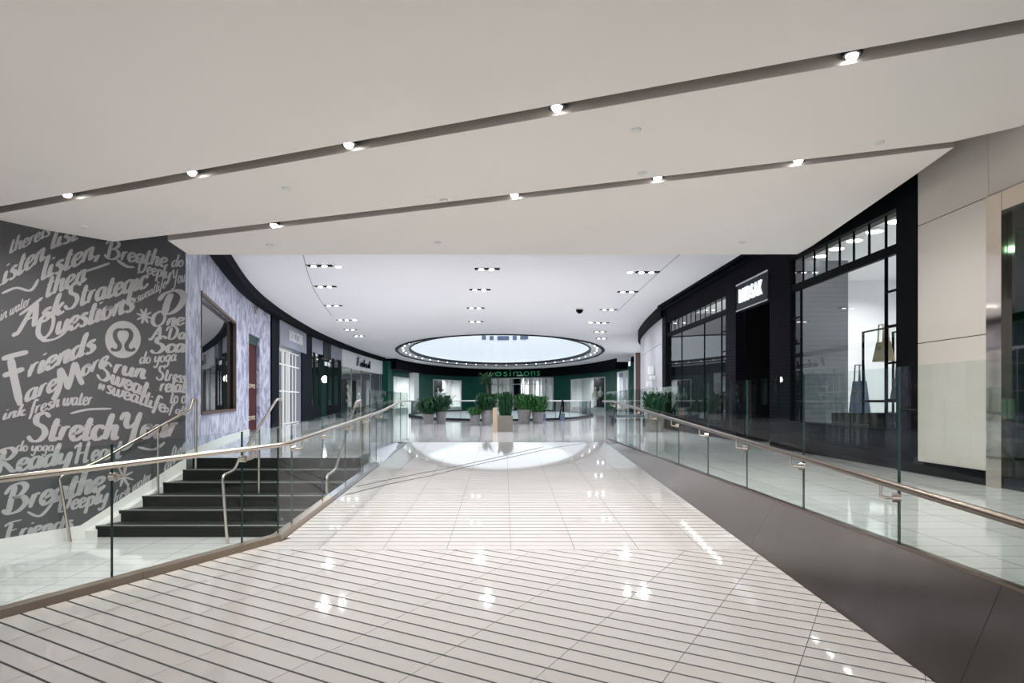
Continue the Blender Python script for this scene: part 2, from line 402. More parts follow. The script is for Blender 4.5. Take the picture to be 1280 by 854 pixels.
mb = MB().box(XG_R - 0.02, XG_R + 0.035, bk, 17.4, 0.0, 0.018); mb.build('channel', 'steel_dark', side)
# left slab side
sideL = empty('trim_3', (BX, 14, -0.1), 'grey metal cladding between the ramp top and the left concourse edge', None, kind='structure')
MB().hexa([(BX, 12.3, R0 + RS * 12.3), (BX, YT, -0.001), (XG_L - 0.02, YT, -0.02), (XG_L - 0.02, 12.57, -0.2)],
          [(XG_L + 0.02, 12.57, 0.0), (XG_L + 0.02, 17.5, 0.004), (XG_L - 0.02, 17.5, 0.004), (XG_L - 0.02, 12.57, 0.0)]).build('cladding_panel', 'steel_panel', sideL)
MB().hexa([(BX, 12.0, R0 + RS * 12.0), (BX, 12.3, R0 + RS * 12.3), (XG_L - 0.02, 12.57, -0.2), (BX - 0.09, 12.0, R0 + RS * 12)],
          [(BX, 12.0, R0 + RS * 12.0 + 0.055), (BX - 0.02, 12.3, R0 + RS * 12.3 + 0.06), (XG_L + 0.02, 12.57, 0.0), (BX - 0.09, 12.0, R0 + RS * 12 + 0.055)]).build('end_cap', 'white_gloss', sideL, 'sloping end piece coloured white for the light on it')  # white colour stands in for the glow of light on this piece
# lower landing left of the ramp + retaining side of the ramp
LZ = -0.99
wl = lambda y: -10.83 + 0.5 * y                       # mural wall line
land = MB().prism([(wl(bk), bk), (left_at(bk) - 0.02, bk), (BX - 0.02, BY), (BX - 0.02, 9.76), (wl(9.76), 9.76)], LZ - 0.2, LZ)
land.build('floor', 'upper_tile', None, 'pale tiled landing at the foot of the stairs', kind='structure')
MB().prism([(-2.39, 9.7), (-2.39, 11.44), (XG_L, 11.44), (XG_L, 12.57), (XG_L, YT), (BX, YT), (BX, BY), (left_at(bk), bk), (left_at(bk) - 0.15, bk), (BX - 0.20, BY)], LZ, lambda x, y: R(x, y) - 0.02).build('wall_ramp', 'white_paint', None, 'white retaining wall under the left ramp edge', kind='structure')
# left kerb of brown metal, in segments
kerb = empty('trim_4', (BX, BY, -0.4), 'low brown metal kerb along the left ramp edge', None, kind='structure')
def kerb_seg(p, q, m):
    p = Vector(p); q = Vector(q); t = (q - p).normalized(); n = Vector((-t.y, t.x)); q = q - t * 0.003
    lo = [p, q, q + n * 0.11, p + n * 0.11]; hi = [p + n * 0.012, q + n * 0.012, q + n * 0.11, p + n * 0.11]
    MB().hexa([(a.x, a.y, R0 + RS * a.y - 0.03) for a in lo], [(a.x, a.y, R0 + RS * a.y + 0.055) for a in hi]).build('kerb_segment', m, kerb)
def fg(t): return (BX - SA * t, BY - CA * t)
ts = [8, 6.4, 4.8, 3.2, 1.42, 0.35, 0.16, 0.0]
for a, b in zip(ts, ts[1:]): kerb_seg(fg(a), fg(b), 'bronze_light')
yk = [BY, 7.3, 8.8, 10.3, 12.0]
for a, b in zip(yk, yk[1:]): kerb_seg((BX, a), (BX, b), 'steel_panel' if a > 8 else 'bronze_light')
# ================================================================== WALLS left
wall = MB().prism([(wl(bk), bk), (-5.227, 11.2), (-5.43, 11.3), (wl(bk) - 0.23, bk)], LZ - 0.1, 4.3).build('wall_left', 'mural', None, 'charcoal wall covered with pale grey hand lettering', kind='structure')
# white skirting under the mural: level on the landing, then rising with the stairs
def wp(y, d=0.0): return (wl(y) + d * WC, y - d * WS)          # point on the wall, d out of it
def zskirt(y):
    x = wl(y); px = CX + F * x / y
    return LZ + 0.095 if y < 9.66 else min(0.0, -0.60 + (y - 10.05) * (0.60 / 1.12))
mb = MB(); prev = None; ysk = [bk, 9.66] + [9.70 + 0.1 * k for k in range(16)]
for a, b in zip(ysk, ysk[1:]):
    b = min(b, 11.2); za, zb = zskirt(a), zskirt(b)
    mb.hexa([(*wp(a, -0.02), LZ), (*wp(a, 0.02), LZ), (*wp(b, 0.02), LZ), (*wp(b, -0.02), LZ)], [(*wp(a, -0.02), za), (*wp(a, 0.02), za), (*wp(b, 0.02), zb), (*wp(b, -0.02), zb)])
mb.build('baseboard_left', 'white_paint', None, 'white skirting under the lettered wall, rising with the stairs', kind='structure')
# ---- hand lettering: a small brush alphabet (x-height 1), strokes swept with a broad pen
G = {
 'a': (0.95, [[(.78,.85),(.5,1.0),(.18,.75),(.12,.3),(.3,.02),(.6,.3),(.78,.9)], [(.82,1.0),(.7,.45),(.74,.05),(1.0,.2)]]),
 'b': (0.88, [[(.32,1.9),(.2,1.0),(.14,.1)], [(.16,.5),(.42,.98),(.72,.85),(.7,.3),(.42,0),(.14,.12)]]),
 'c': (0.76, [[(.72,.75),(.55,1.0),(.25,.85),(.12,.4),(.3,.02),(.55,.05),(.82,.3)]]),
 'd': (0.98, [[(.75,.85),(.5,1.0),(.18,.75),(.12,.3),(.3,.02),(.6,.3),(.78,.9)], [(.98,1.9),(.8,1.0),(.72,.1),(1.0,.2)]]),
 'e': (0.76, [[(.12,.42),(.5,.55),(.68,.82),(.48,1.02),(.2,.8),(.12,.35),(.3,.0),(.55,.05),(.82,.32)]]),
 'f': (0.66, [[(.95,1.65),(.8,1.92),(.58,1.75),(.42,1.0),(.28,.1),(.1,-.6)], [(.12,.92),(.75,1.0)]]),
 'g': (0.92, [[(.78,.85),(.5,1.0),(.18,.75),(.12,.3),(.3,.02),(.6,.3),(.78,.9)], [(.82,1.0),(.72,.2),(.58,-.55),(.3,-.8),(.05,-.5)]]),
 'h': (0.92, [[(.42,1.9),(.25,1.0),(.12,0)], [(.18,.45),(.45,.95),(.7,.9),(.64,.4),(.7,.03),(.95,.2)]]),
 'i': (0.45, [[(.25,1.0),(.14,.3),(.22,.02),(.48,.2)], [(.34,1.38),(.31,1.52)]]),
 'k': (0.84, [[(.42,1.9),(.25,1.0),(.12,0)], [(.75,.95),(.4,.6),(.24,.5)], [(.32,.55),(.58,.05),(.86,.15)]]),
 'l': (0.45, [[(.42,1.9),(.22,.9),(.15,.15),(.27,0),(.5,.2)]]),
 'm': (1.3, [[(.22,1.0),(.12,0)], [(.16,.5),(.4,.95),(.58,.9),(.5,0)], [(.55,.5),(.8,.95),(1.0,.9),(.93,.3),(1.0,.03),(1.28,.2)]]),
 'n': (0.92, [[(.25,1.0),(.12,0)], [(.18,.45),(.45,.97),(.7,.9),(.64,.4),(.7,.03),(.95,.2)]]),
 'o': (0.84, [[(.45,1.0),(.18,.8),(.12,.3),(.35,0),(.65,.2),(.7,.7),(.45,1.0),(.6,.75),(.86,.8)]]),
 'p': (0.9, [[(.28,1.05),(.12,-.2),(.02,-.85)], [(.2,.5),(.45,.98),(.74,.8),(.7,.25),(.42,0),(.16,.12)]]),
 'r': (0.7, [[(.25,1.0),(.12,0)], [(.18,.45),(.4,.92),(.66,.95)]]),
 's': (0.7, [[(.66,.85),(.45,1.0),(.25,.78),(.5,.5),(.58,.2),(.35,0),(.1,.12)]]),
 't': (0.6, [[(.45,1.6),(.28,.8),(.2,.15),(.33,0),(.6,.2)], [(.08,1.02),(.66,1.1)]]),
 'u': (0.95, [[(.22,1.0),(.14,.3),(.3,.0),(.6,.3),(.78,.95)], [(.82,1.0),(.7,.4),(.75,.03),(1.0,.2)]]),
 'w': (1.25, [[(.22,1.0),(.14,.3),(.3,.0),(.55,.3),(.68,.95)], [(.7,1.0),(.62,.3),(.78,0),(1.05,.35),(1.15,.95),(1.3,.85)]]),
 'y': (0.92, [[(.22,1.0),(.14,.35),(.3,.1),(.6,.35),(.78,.95)], [(.84,1.0),(.7,.1),(.5,-.6),(.25,-.8),(.02,-.5)]]),
 ',': (0.4, [[(.25,.15),(.22,-.1),(.08,-.35)]]),
 '#': (0.9, [[(.35,.95),(.2,.1)], [(.7,.95),(.55,.1)], [(.1,.68),(.85,.72)], [(.08,.34),(.82,.38)]]),
 'A': (1.5, [[(1.05,2.0),(.6,1.0),(.05,-.1),(-.2,.15)], [(1.08,2.0),(1.15,1.0),(1.2,.05),(1.5,.2)], [(.25,.75),(1.35,.85)]]),
 'B': (1.55, [[(.55,2.0),(.4,1.0),(.3,-.05)], [(-.05,1.5),(.3,2.0),(.9,2.1),(1.25,1.7),(.95,1.2),(.5,1.05),(1.1,1.0),(1.35,.5),(.95,0),(.3,-.05),(-.1,.35)]]),
 'D': (1.6, [[(.6,1.8),(.45,.9),(.4,0)], [(-.05,1.3),(.2,1.85),(.9,2.0),(1.4,1.4),(1.25,.5),(.8,0),(.25,.05)]]),
 'F': (1.35, [[(.6,1.85),(.45,.9),(.35,-.1)], [(0,1.6),(.5,1.95),(1.4,2.05)], [(.2,.95),(1.1,1.1)]]),
 'H': (1.7, [[(.5,2.0),(.35,.9),(.2,-.05)], [(1.35,2.0),(1.15,.9),(1.1,.05),(1.45,.2)], [(-.1,1.5),(.2,1.75),(.5,1.7)], [(.2,.9),(1.3,1.05)]]),
 'L': (1.2, [[(.75,1.6),(.6,2.0),(.4,1.6),(.35,.6),(.1,.0),(.5,.1),(1.3,.05)]]),
 'M': (1.8, [[(.5,2.0),(.3,.9),(.05,-.2),(-.2,.1)], [(.5,2.0),(.75,1.0),(.85,.3)], [(1.35,2.0),(1.1,1.1),(.85,.3)], [(1.37,2.0),(1.4,1.0),(1.5,.05),(1.85,.2)]]),
 'O': (1.5, [[(.8,2.0),(.25,1.6),(.15,.6),(.6,-.02),(1.15,.4),(1.25,1.4),(.8,2.0),(.5,1.9)]]),
 'Q': (1.55, [[(.8,2.0),(.25,1.6),(.15,.6),(.6,-.02),(1.15,.4),(1.25,1.4),(.8,2.0)], [(.45,.15),(.8,-.25),(1.6,-.35),(2.2,-.1),(2.5,.3)]]),
 'R': (1.5, [[(.55,2.0),(.4,1.0),(.3,-.05)], [(-.05,1.5),(.3,2.0),(.9,2.1),(1.25,1.7),(.95,1.2),(.5,1.05),(.9,.5),(1.3,0),(1.6,.2)]]),
 'S': (1.3, [[(1.25,1.7),(.9,2.02),(.45,1.8),(.45,1.3),(.9,.95),(1.05,.5),(.75,.02),(.3,-.02),(.0,.35)]]),
 'Y': (1.5, [[(0,1.5),(.2,2.0),(.45,1.8),(.4,1.2),(.65,.9),(1.1,1.3),(1.3,2.0)], [(1.3,2.0),(1.05,.8),(.85,-.3),(.4,-.75),(.1,-.5)]]),
 ' ': (0.5, []),
}
def brush(mb, pts, T, wt=1.0, thick=0.315, thin=0.12):
    """sweep control points (glyph space) with a pen that is broad on falling strokes; T maps glyph space to the wall"""
    c = smooth_curve([tuple(p) for p in pts], 6) if len(pts) > 2 else [tuple(Vector(pts[0]).lerp(Vector(pts[1]), k / 4)) for k in range(5)]
    n = len(c); L = []; Rr = []
    for i, p in enumerate(c):
        a = c[max(i - 1, 0)]; b = c[min(i + 1, n - 1)]; d = Vector((b[0] - a[0], b[1] - a[1]))
        l = d.length or 1; d /= l
        vert = abs(d.y); wd = (thin + (thick - thin) * vert * (0.62 if d.y > 0 else 1.0)) * wt
        e = min(1.0, 0.55 + 0.45 * min(i, n - 1 - i) / 2.0)
        nrm = Vector((-d.y, d.x)) * wd / 2 * e
        L.append((p[0] + nrm.x, p[1] + nrm.y)); Rr.append((p[0] - nrm.x, p[1] - nrm.y))
    vs = [T(*p) for p in L] + [T(*p) for p in Rr]
    mb.add(vs, [(i, i + 1, n + i + 1, n + i) for i in range(n - 1)])
def onwall(x, y, d=0.004):
    k = (x - CX) / F; Y = 10.83 / (0.5 - k); X = k * Y
    return (X + d * WC, Y - d * WS, zat(y, Y))
WORDS = [('there', 11, 317, 50, 300, 10, 1), ('is', 51, 299, 62, 294, 10, 1), ('list', 63, 311, 97, 299, 12, 1), ('Listen,', -16, 367, 62, 320, 15, 1), ('listen,', 51, 350, 124, 320, 15, 1),
 ('then', 56, 372, 107, 351, 15, 1), ('Ask', 20, 417, 79, 391, 15, 1.1), ('Strategic', 80, 387, 184, 359, 15, 1.1), ('Questions', 44, 426, 166, 388, 15.5, 1.1), ('in water', 0, 401, 37, 381, 8, .9),
 ('Breathe', 131, 322, 208, 334, 11, 1), ('Deeply', 170, 339, 213, 349, 8.5, 1), ('do', 214, 334, 229, 333, 8, 1), ('#sweatlife', 165, 381, 207, 359, 7, .9), ('You', 214, 356, 231, 352, 9, 1), ('D', 197, 394, 231, 389, 14, 1.2), ('One', 188, 408, 229, 406, 9, 1.1),
 ('A Da', 188, 424, 231, 424, 8, 1.1), ('Sca', 188, 441, 231, 440, 10, 1.2), ('do yoga', 174, 455, 220, 451, 8, .95), ('riends', 34, 472, 118, 439, 15, 1.15), ('are', 31, 503, 70, 487, 14, 1.1), ('ore', 101, 471, 134, 457, 12.5, 1.1),
 ('run', 141, 466, 181, 474, 11.5, 1.1), ('Sweat', 121, 472, 184, 497, 11.5, 1.15), ('#sweatlife', 121, 487, 206, 516, 9.5, 1), ('ink', 3, 525, 31, 519, 8, 1), ('fresh', 36, 519, 74, 508, 9, 1), ('water', 78, 507, 115, 506, 9.5, 1),
 ('Stretch', 34, 551, 147, 549, 17, 1.15), ('Your', 148, 550, 221, 545, 16.5, 1.15), ('Stress', 195, 474, 232, 479, 8.5, 1.1), ('relat', 199, 489, 232, 491, 9.5, 1.1), ('to o', 212, 504, 232, 504, 9, 1), ('of all', 205, 515, 231, 519, 6, 1),
 ('do yoga', 20, 564, 67, 564, 7, .95), ('Ready', -8, 593, 88, 579, 14.5, 1.1), ('Heart', 92, 580, 151, 572, 13, 1.1), ('Breathe', 4, 643, 129, 612, 16.5, 1.15), ('Deeply', 69, 641, 134, 627, 11, 1.1), ('fresh water', 141, 631, 189, 600, 8, 1), ('Friends', 3, 676, 90, 661, 11, 1.1), ('often', 205, 592, 232, 563, 11, 1.1)]
for text, x0, y0, x1, y1, xh, wt in WORDS:
    adv = sum(G[ch][0] for ch in text); sx = (x1 - x0) / adv; sy = (y1 - y0) / adv; mb = MB(); cur = 0; ns = 0
    for ch in text:
        for st in G[ch][1]:
            dd = .003 + .0013 * (ns % 7); ns += 1
            brush(mb, st, lambda gx, gy, c_=cur: onwall(x0 + (c_ + gx + 0.10 * gy) * sx, y0 + (c_ + gx) * sy - gy * xh, dd), wt * 1.16)
        cur += G[ch][0]
    mb.build('lettering', 'letter', wall)
def freehand(strokes, w_, name='lettering'):
    mb = MB()
    for st in strokes:
        brush(mb, [(p[0], -p[1]) for p in st], lambda gx, gy, d_=.0036 + .0001 * len(mb.f): onwall(gx, -gy, d_), 1.0, w_, w_ * 0.5)
        if name == 'flourish': mb.build(name, 'letter', wall); mb = MB()
    if mb.v: mb.build(name, 'letter', wall)
freehand([[(13, 447), (17, 470), (25, 507)], [(2, 449), (18, 444), (35, 440)], [(3, 470), (15, 466), (30, 461)]], 10.5)           # large F
freehand([[(74, 461), (75, 478), (70, 494), (65, 500)], [(75, 460), (82, 475), (84, 486)], [(93, 453), (89, 470), (84, 487)], [(94, 453), (98, 470), (103, 481)]], 7.5)   # large M
freehand([[(2, 367), (20, 360), (38, 363), (48, 349)], [(104, 340), (120, 335), (137, 329)], [(88, 517), (110, 512), (139, 511)], [(24, 394), (38, 384), (53, 372)], [(146, 325), (158, 333), (168, 334)], [(34, 640), (50, 645), (66, 628)], [(172, 559), (192, 562), (206, 553)]], 5.0, 'flourish')
for cx_, cy_, r_ in ((180, 395, 10), (154, 596, 13)):
    freehand([[(cx_, cy_), (cx_ + r_ * math.cos(a), cy_ + r_ * math.sin(a))] for a in [k * math.pi / 4 + 0.3 for k in range(8)]], 4.0, 'star')
# round emblem: pale disc with a dark horseshoe-like curl
mb = MB(); n = 40; vs = [onwall(153.5, 424.5, 0.003)] + [onwall(153.5 + 22.3 * math.cos(2 * math.pi * k / n), 424.5 + 23.3 * math.sin(2 * math.pi * k / n), 0.003) for k in range(n)]
mb.add(vs, [(0, 1 + k, 1 + (k + 1) % n) for k in range(n)]); disc = mb.build('emblem', 'letter', wall, 'pale disc emblem with a dark looped curl')
mb = MB()
for s in (1, -1):
    brush(mb, [(p[0] * s, p[1]) for p in [(0, 13.5), (6.5, 13), (10, 8), (8.5, 1), (4.5, -5.5), (5.5, -11), (11, -12.5), (15, -10)]], lambda gx, gy: onwall(153.5 + gx, 425.5 - gy, 0.006 + .001 * s), 1.0, 5.6, 3.2)
mb.build('curl', 'mural', disc)
# ---- stone wall along the oval up to the first shop
pS = cv(338)
pts = [(-5.227, 11.2)] + [c for c in CURVE if 11.05 < c[1] < pS[1] and c[0] < 0] + [pS]
wA, wB = cv(251), cv(295); rA, rB = cv(311), cv(324.5)
stone_w = empty('wall_left', (-6.5, 15.6, 0), 'lilac veined stone wall curving away beyond the lettered wall', None, kind='structure')
def endwall(p, n_, D, zt, m, par, name='end_wall'):
    p = Vector(p); MB().chord(p, p - n_ * D, 0, zt, -.04, .04).build(name, m, par)
def stone_part(pa, pb, z0, z1, name='stone_face', m='stone', d0=-0.2, d1=0.0, par=None):
    mb = MB(); ribbon(mb, span(pa, pb), z0, z1, d0, d1); return mb.build(name, m, par or stone_w)
zw = (zat(519, wA[1]), zat(363, wA[1])); zr = zat(416, rA[1])
stone_part((-5.227, 11.2), wA, 0, 4.3); stone_part(wA, wB, 0, zw[0]); stone_part(wA, wB, zw[1], 4.3); stone_part(wB, rA, 0, 4.3)
stone_part(rA, rB, zr, 4.3); stone_part(rB, pS, 0, 4.3)
mb = MB(); ribbon(mb, span((-5.227, 11.2), rA), 0, 0.1, 0, 0.02); mb.build('baseboard_left', 'white_paint', None, 'low white skirting along the veined stone wall', kind='structure')
win = empty('window_1', (*wA, zw[0]), 'tall shop window framed in brown in the veined stone wall', None, kind='structure')
mb = MB(); t = 0.1
mb.chord(wA, wB, zw[0], zw[0] + 0.06, -0.06, 0.015); mb.chord(wA, wB, zw[1] - 0.06, zw[1], -0.06, 0.015)
va, vb = Vector(wA), Vector(wB); e = (vb - va).normalized()
mb.chord(wA, va + e * 0.06, zw[0], zw[1], -0.06, 0.015); mb.chord(vb - e * 0.10, wB, zw[0], zw[1], -0.06, 0.015); mb.build('frame', 'oak', win)
MB().chord(va + e * 0.06, vb - e * 0.10, zw[0] + 0.06, zw[1] - 0.06, -0.12, -0.10).build('pane', 'shop_glass', win)
MB().chord(va, vb, 0, 4.0, -1.3, -1.2).build('backdrop', 'charcoal', win)
nx = Vector((e.y, -e.x)); endwall(vb, nx, 1.3, 4.0, 'charcoal', win)
# red banner in its slot, small wall lamp
ban = empty('banner', (*rA, 0), 'tall dark red printed panel set in a slot of the stone wall', 'banner')
MB().chord(rA, rB, 0.02, zr, -0.22, -0.1).build('panel', 'red', ban)
MB().chord(rA, rB, zr - 0.28, zr, -0.1, -0.06).build('header', 'green_dark', ban)
er = (Vector(rB) - Vector(rA)); nn = Vector((er.y, -er.x)).normalized()
for k, (tx, zz, hh) in enumerate((('love', 2.75, .2), ('love', 1.35, .2), ('love', .35, .2))):
    pa = Vector(rA) + er * 0.15 - nn * 0.1; pb = Vector(rA) + er * (0.85 if len(tx) > 2 else .5) - nn * 0.1
    wall_text(tx, pa, pb, zz, hh, nn, 'lettering', 'cream', ban, depth=0.01)
pl = cv(317.5); es = Vector(cv(318.6)) - Vector(pl); MB().chord(Vector(pl), Vector(cv(318.6)), zat(392, pl[1]), zat(380, pl[1]), 0.0, 0.08).build('wall_lamp', 'mirror', None, 'small upright metal wall lamp on the veined stone wall', 'lamp')
# ================================================================== SHOPS on the left of the oval
# black fascia under the ceiling all along the oval
def fascia(pa, pb, z0, name, d=0.35, label=None):
    mb = MB(); ribbon(mb, span(pa, pb), z0, HC + 0.02, -0.1, d); mb.build(name, 'fascia', None, label, kind='structure')
fascia((-5.6, 12.3), cv(477), HC - 0.26, 'trim_5', 0.3, 'black curved fascia under the ceiling over the left shops')
def chordN(pa, pb):
    t = (Vector(pb) - Vector(pa)).normalized(); return t, Vector((t.y, -t.x))
# first shop: dark pilasters, grey header, white lattice gate
a, b = cv(338), cv(388.5); shop = empty('storefront', (*a, 0), 'narrow shop with grey sign band and white lattice gate between black pilasters', 'storefront')
for x0, x1 in ((338, 347), (376, 388.5)): MB().chord(cv(x0), cv(x1), 0, 3.98, -0.3, 0.06).build('pilaster', 'navy', shop)
pA, pB = cv(347), cv(380.5)
MB().chord(pA, pB, 3.06, 3.98, -0.2, 0.09).build('sign_band', 'shop_grey', shop)
t, n_ = chordN(pA, pB); L = (Vector(pB) - Vector(pA)).length
wall_text('BOCCINI', Vector(pA) + t * L * .28 + n_ * .10, Vector(pA) + t * L * .78 + n_ * .10, 3.34, 0.42, n_, 'sign_letters', 'sign_plain', shop, 0.0, 0.05)
MB().chord(cv(347), cv(376), 0, 3.06, -1.6, -1.5).build('curtain_wall', 'shop_grey', shop)
gate = MB(); endwall(cv(376), n_, 1.6, 3.1, 'shop_grey', shop)
for k in range(8):
    q = Vector(cv(347)).lerp(Vector(cv(376)), k / 7); gate.chord(q - t * .02, q + t * .02, 0.02, 2.95, -.12, -.08)
for z in (0.02, 1.3, 2.35, 2.9): gate.chord(cv(347), cv(376), z, z + .05, -.13, -.07)
for xq in (356.5, 363): q = Vector(cv(xq)); gate.chord(q - t * .06, q + t * .06, 0, 2.95, -.14, -.05)
gate.build('gate', 'white_paint', shop)
# second shop: black mullions, grey header
a, b = cv(388.5), cv(426.5); shop2 = empty('storefront', (*a, 0), 'shop with broad black mullions, grey header and hanging globe lamp behind its door', 'storefront')
t, n_ = chordN(a, b)
MB().chord(a, b, 3.28, 3.98, -.2, .04).build('sign_band', 'shop_grey', shop2)
MB().chord(cv(402), cv(411), 3.1, 3.95, -.1, .12).build('sign_box', 'charcoal', shop2)
for x0, x1 in ((403.5, 406), (407.5, 410)): MB().chord(cv(x0), cv(x1), 2.76, 2.96, .08, .12).build('sign_plate', 'sign_plain', shop2)
for x0, x1 in ((392.5, 395), (399, 402), (409, 411.5), (416, 418.5), (423.5, 426.5)): MB().chord(cv(x0), cv(x1), 0, 3.28, -.045, -.02).build('mullion', 'black', shop2)
for x0, x1 in ((388.5, 402), (411.5, 426.5)):
    MB().chord(cv(x0), cv(x1), 0, 0.72, -.1, 0).build('base_panel', 'navy', shop2)
    MB().chord(cv(x0), cv(x1), 0.72, 3.28, -.06, -.04).build('pane', 'shop_glass', shop2)
MB().chord(a, b, 0, 3.6, -3.6, -3.5).build('back_wall', 'green_dark', shop2)
MB().chord(a, b, 3.5, 3.6, -3.5, -.2).build('ceiling_board', 'white_lit', shop2)
endwall(b, n_, 3.6, 3.6, 'green_dark', shop2); q = Vector(cv(406)) * 1.04
gl = empty('pendant_lamp', (q.x, q.y, 2.1), 'glowing white globe lamp behind the door of the black mullioned shop', 'lamp')
MB().lathe([(.02, .2), (.13, .12), (.17, 0), (.13, -.12), (.02, -.17)], (q.x, q.y, 2.1)).build('globe', 'lamp_disc', gl); MB().tube([(q.x, q.y, 2.28), (q.x, q.y, 3.5)], .012, 6).build('cord', 'black', gl)
lamp('shop_light', (q.x - n_.x * 1.5, q.y - n_.y * 1.5, 3.4), K_SHOP * 1.6, .5)
# third shop: white header with black script, open glazed front, shelves
a, b = cv(426.5), cv(477); shop3 = empty('storefront', (*a, 0), 'glazed shop under a white curved header with black script sign', 'storefront')
hd = MB(); ribbon(hd, span(a, b), 2.98, 3.98, -.3, .08); hd.build('sign_band', 'white_lit', shop3)
s0, s1 = cv(443), cv(461); t, n_ = chordN(s0, s1); L = (Vector(s1) - Vector(s0)).length; txt = 'Fidouk'
adv = sum(G[c][0] for c in txt); mb = MB(); cur = 0; s0v = Vector(s0) + n_ * .14
for ch in txt:
    for st in G[ch][1]: brush(mb, st, lambda gx, gy, c_=cur: (*(s0v + t * ((c_ + gx + .1 * gy) / adv * L)), 3.2 + gy * .27), 1.25)
    cur += G[ch][0]
mb.build('sign_script', 'black', shop3)
for x0, x1 in ((426.5, 428), (440, 440.6), (452, 452.6), (464, 464.6), (475, 477)): MB().chord(cv(x0), cv(x1), 0, 2.98, -.065, -.03).build('mullion', 'charcoal' if x0 < 430 else 'steel_panel', shop3)
for x0, x1 in ((428, 440), (440.6, 452), (452.6, 464), (464.6, 475)): MB().chord(cv(x0), cv(x1), .05, 2.98, -.06, -.04).build('pane', 'shop_glass', shop3)
MB().chord(a, b, 0, 3.2, -5.0, -4.9).build('back_wall', 'cream', shop3); MB().chord(a, b, 3.0, 3.1, -4.9, -.1).build('ceiling_board', 'white_lit', shop3)
endwall(b, n_, 5.0, 3.2, 'shop_grey', shop3)
for i, xq in enumerate((440, 455, 468)):
    q = Vector(cv(xq)) - n_ * 1.3; sh = empty('display_shelf', (q.x, q.y, 0), ['wood shelf unit inside the white headed shop, nearest the black mullions', 'middle shelf unit inside the white headed shop', 'shelf unit inside the white headed shop, nearest the green wall'][i], 'shelf', 'shelves in the white headed shop')
    for z in (.3, .8, 1.3, 1.8, 2.3): MB().chord(q - t * .7, q + t * .7, z, z + .05, -.2, .25).build('shelf', 'oak', sh)
    for s in (-.7, .7): MB().chord(q + t * (s - .03), q + t * (s + .03), 0, 2.4, -.2, .25).build('upright', 'charcoal', sh)
    for z in (.35, .85, 1.35, 1.85):
        for s in (-.45, -.1, .3): MB().chord(q + t * (s - .1), q + t * (s + .1), z, z + .2, -.05, .15).build('goods', random.choice(['leather', 'sign_plain', 'cream']), sh)
lamp('shop_light', (Vector(cv(452)) - n_ * 2.2).to_3d() + Vector((0, 0, 2.9)), K_SHOP * 4.5, 1.2)
# ================================================================== far shop: dark green wall around the end of the oval
back = empty('wall_back', (0, 71.5, 0), 'dark green panelled shop wall around the far end of the oval', None, kind='structure')
pG0 = cv(477); pG1 = next(c for c in CURVE[len(CURVE) // 2 + 8:] if c[1] < 47.5)
def seg(x0, x1, z0, z1, m, name, d0=-.2, d1=0.0, par=back):
    mb = MB(); ribbon(mb, span(cv(x0), cv(x1)), z0, z1, d0, d1); return mb.build(name, m, par)
opens = [(491, 511, 2.95), (541, 576.5, 3.02), (614, 692, 3.30), (714, 757, 3.02), (772, 786, 3.30)]
edges = [477]
for o_ in opens: edges += [o_[0], o_[1]]
cur = 477
for (x0, x1, zt) in opens + [(790, 790, 0)]:
    k = max(1, round((x0 - cur) / 16))
    for j in range(k):
        xa, xb = cur + (x0 - cur) * j / k, cur + (x0 - cur) * (j + 1) / k
        if xb - xa > .5: seg(xa + .12, xb - .12, 0, 3.6, 'green', 'wall_panel', -.2, .02)
    if zt: seg(x0, x1, zt, 3.6, 'green', 'wall_panel', -.2, .02)
    cur = x1
mb = MB(); ribbon(mb, span(cv(788), (9.7, 47)), 0, 4.2, -.2, .0); mb.build('wall_panel', 'green', back)
for x0, x1 in ((477, 482), (517, 521)): seg(x0, x1, 0, 4.0, 'green', 'column', 0, .5)
MB().chord(cv(511), cv(517), 0, 3.6, -.3, .5).build('column', 'white_lit', back, 'white column')
mb = MB(); ribbon(mb, span(cv(481), cv(784)), 3.42, HC + .02, -.1, .9); head = mb.build('header', 'fascia', back, 'black header band')
pa, pb = cv(616.5), cv(683); tt = (Vector(pb) - Vector(pa)).normalized()
sp_ = span(cv(616.5), cv(682.5)); pth = []
for i, p in enumerate(sp_):
    a_, b_ = Vector(sp_[max(i - 1, 0)]), Vector(sp_[min(i + 1, len(sp_) - 1)]); t_ = (b_ - a_).normalized(); pth.append(tuple(Vector(p) + Vector((t_.y, -t_.x)) * .92))
lens = [0]
for a_, b_ in zip(pth, pth[1:]): lens.append(lens[-1] + (Vector(b_) - Vector(a_)).length)
even = []
for k in range(41):
    d_ = lens[-1] * k / 40; i = max(j for j in range(len(lens)) if lens[j] <= d_ + 1e-9); i = min(i, len(pth) - 2); even.append(tuple(Vector(pth[i]).lerp(Vector(pth[i + 1]), (d_ - lens[i]) / (lens[i + 1] - lens[i]))))
wall_text('\u00f8simons', pth[0], pth[-1], 3.47, 0.66, (0, -1), 'sign_letters', 'sign_green', head, -0.012, .05, even)
fascia((9.62, 51), (5.5, 23.4), HC - .4, 'trim_6', .12, 'dark blue fascia curving over the white planked wall')
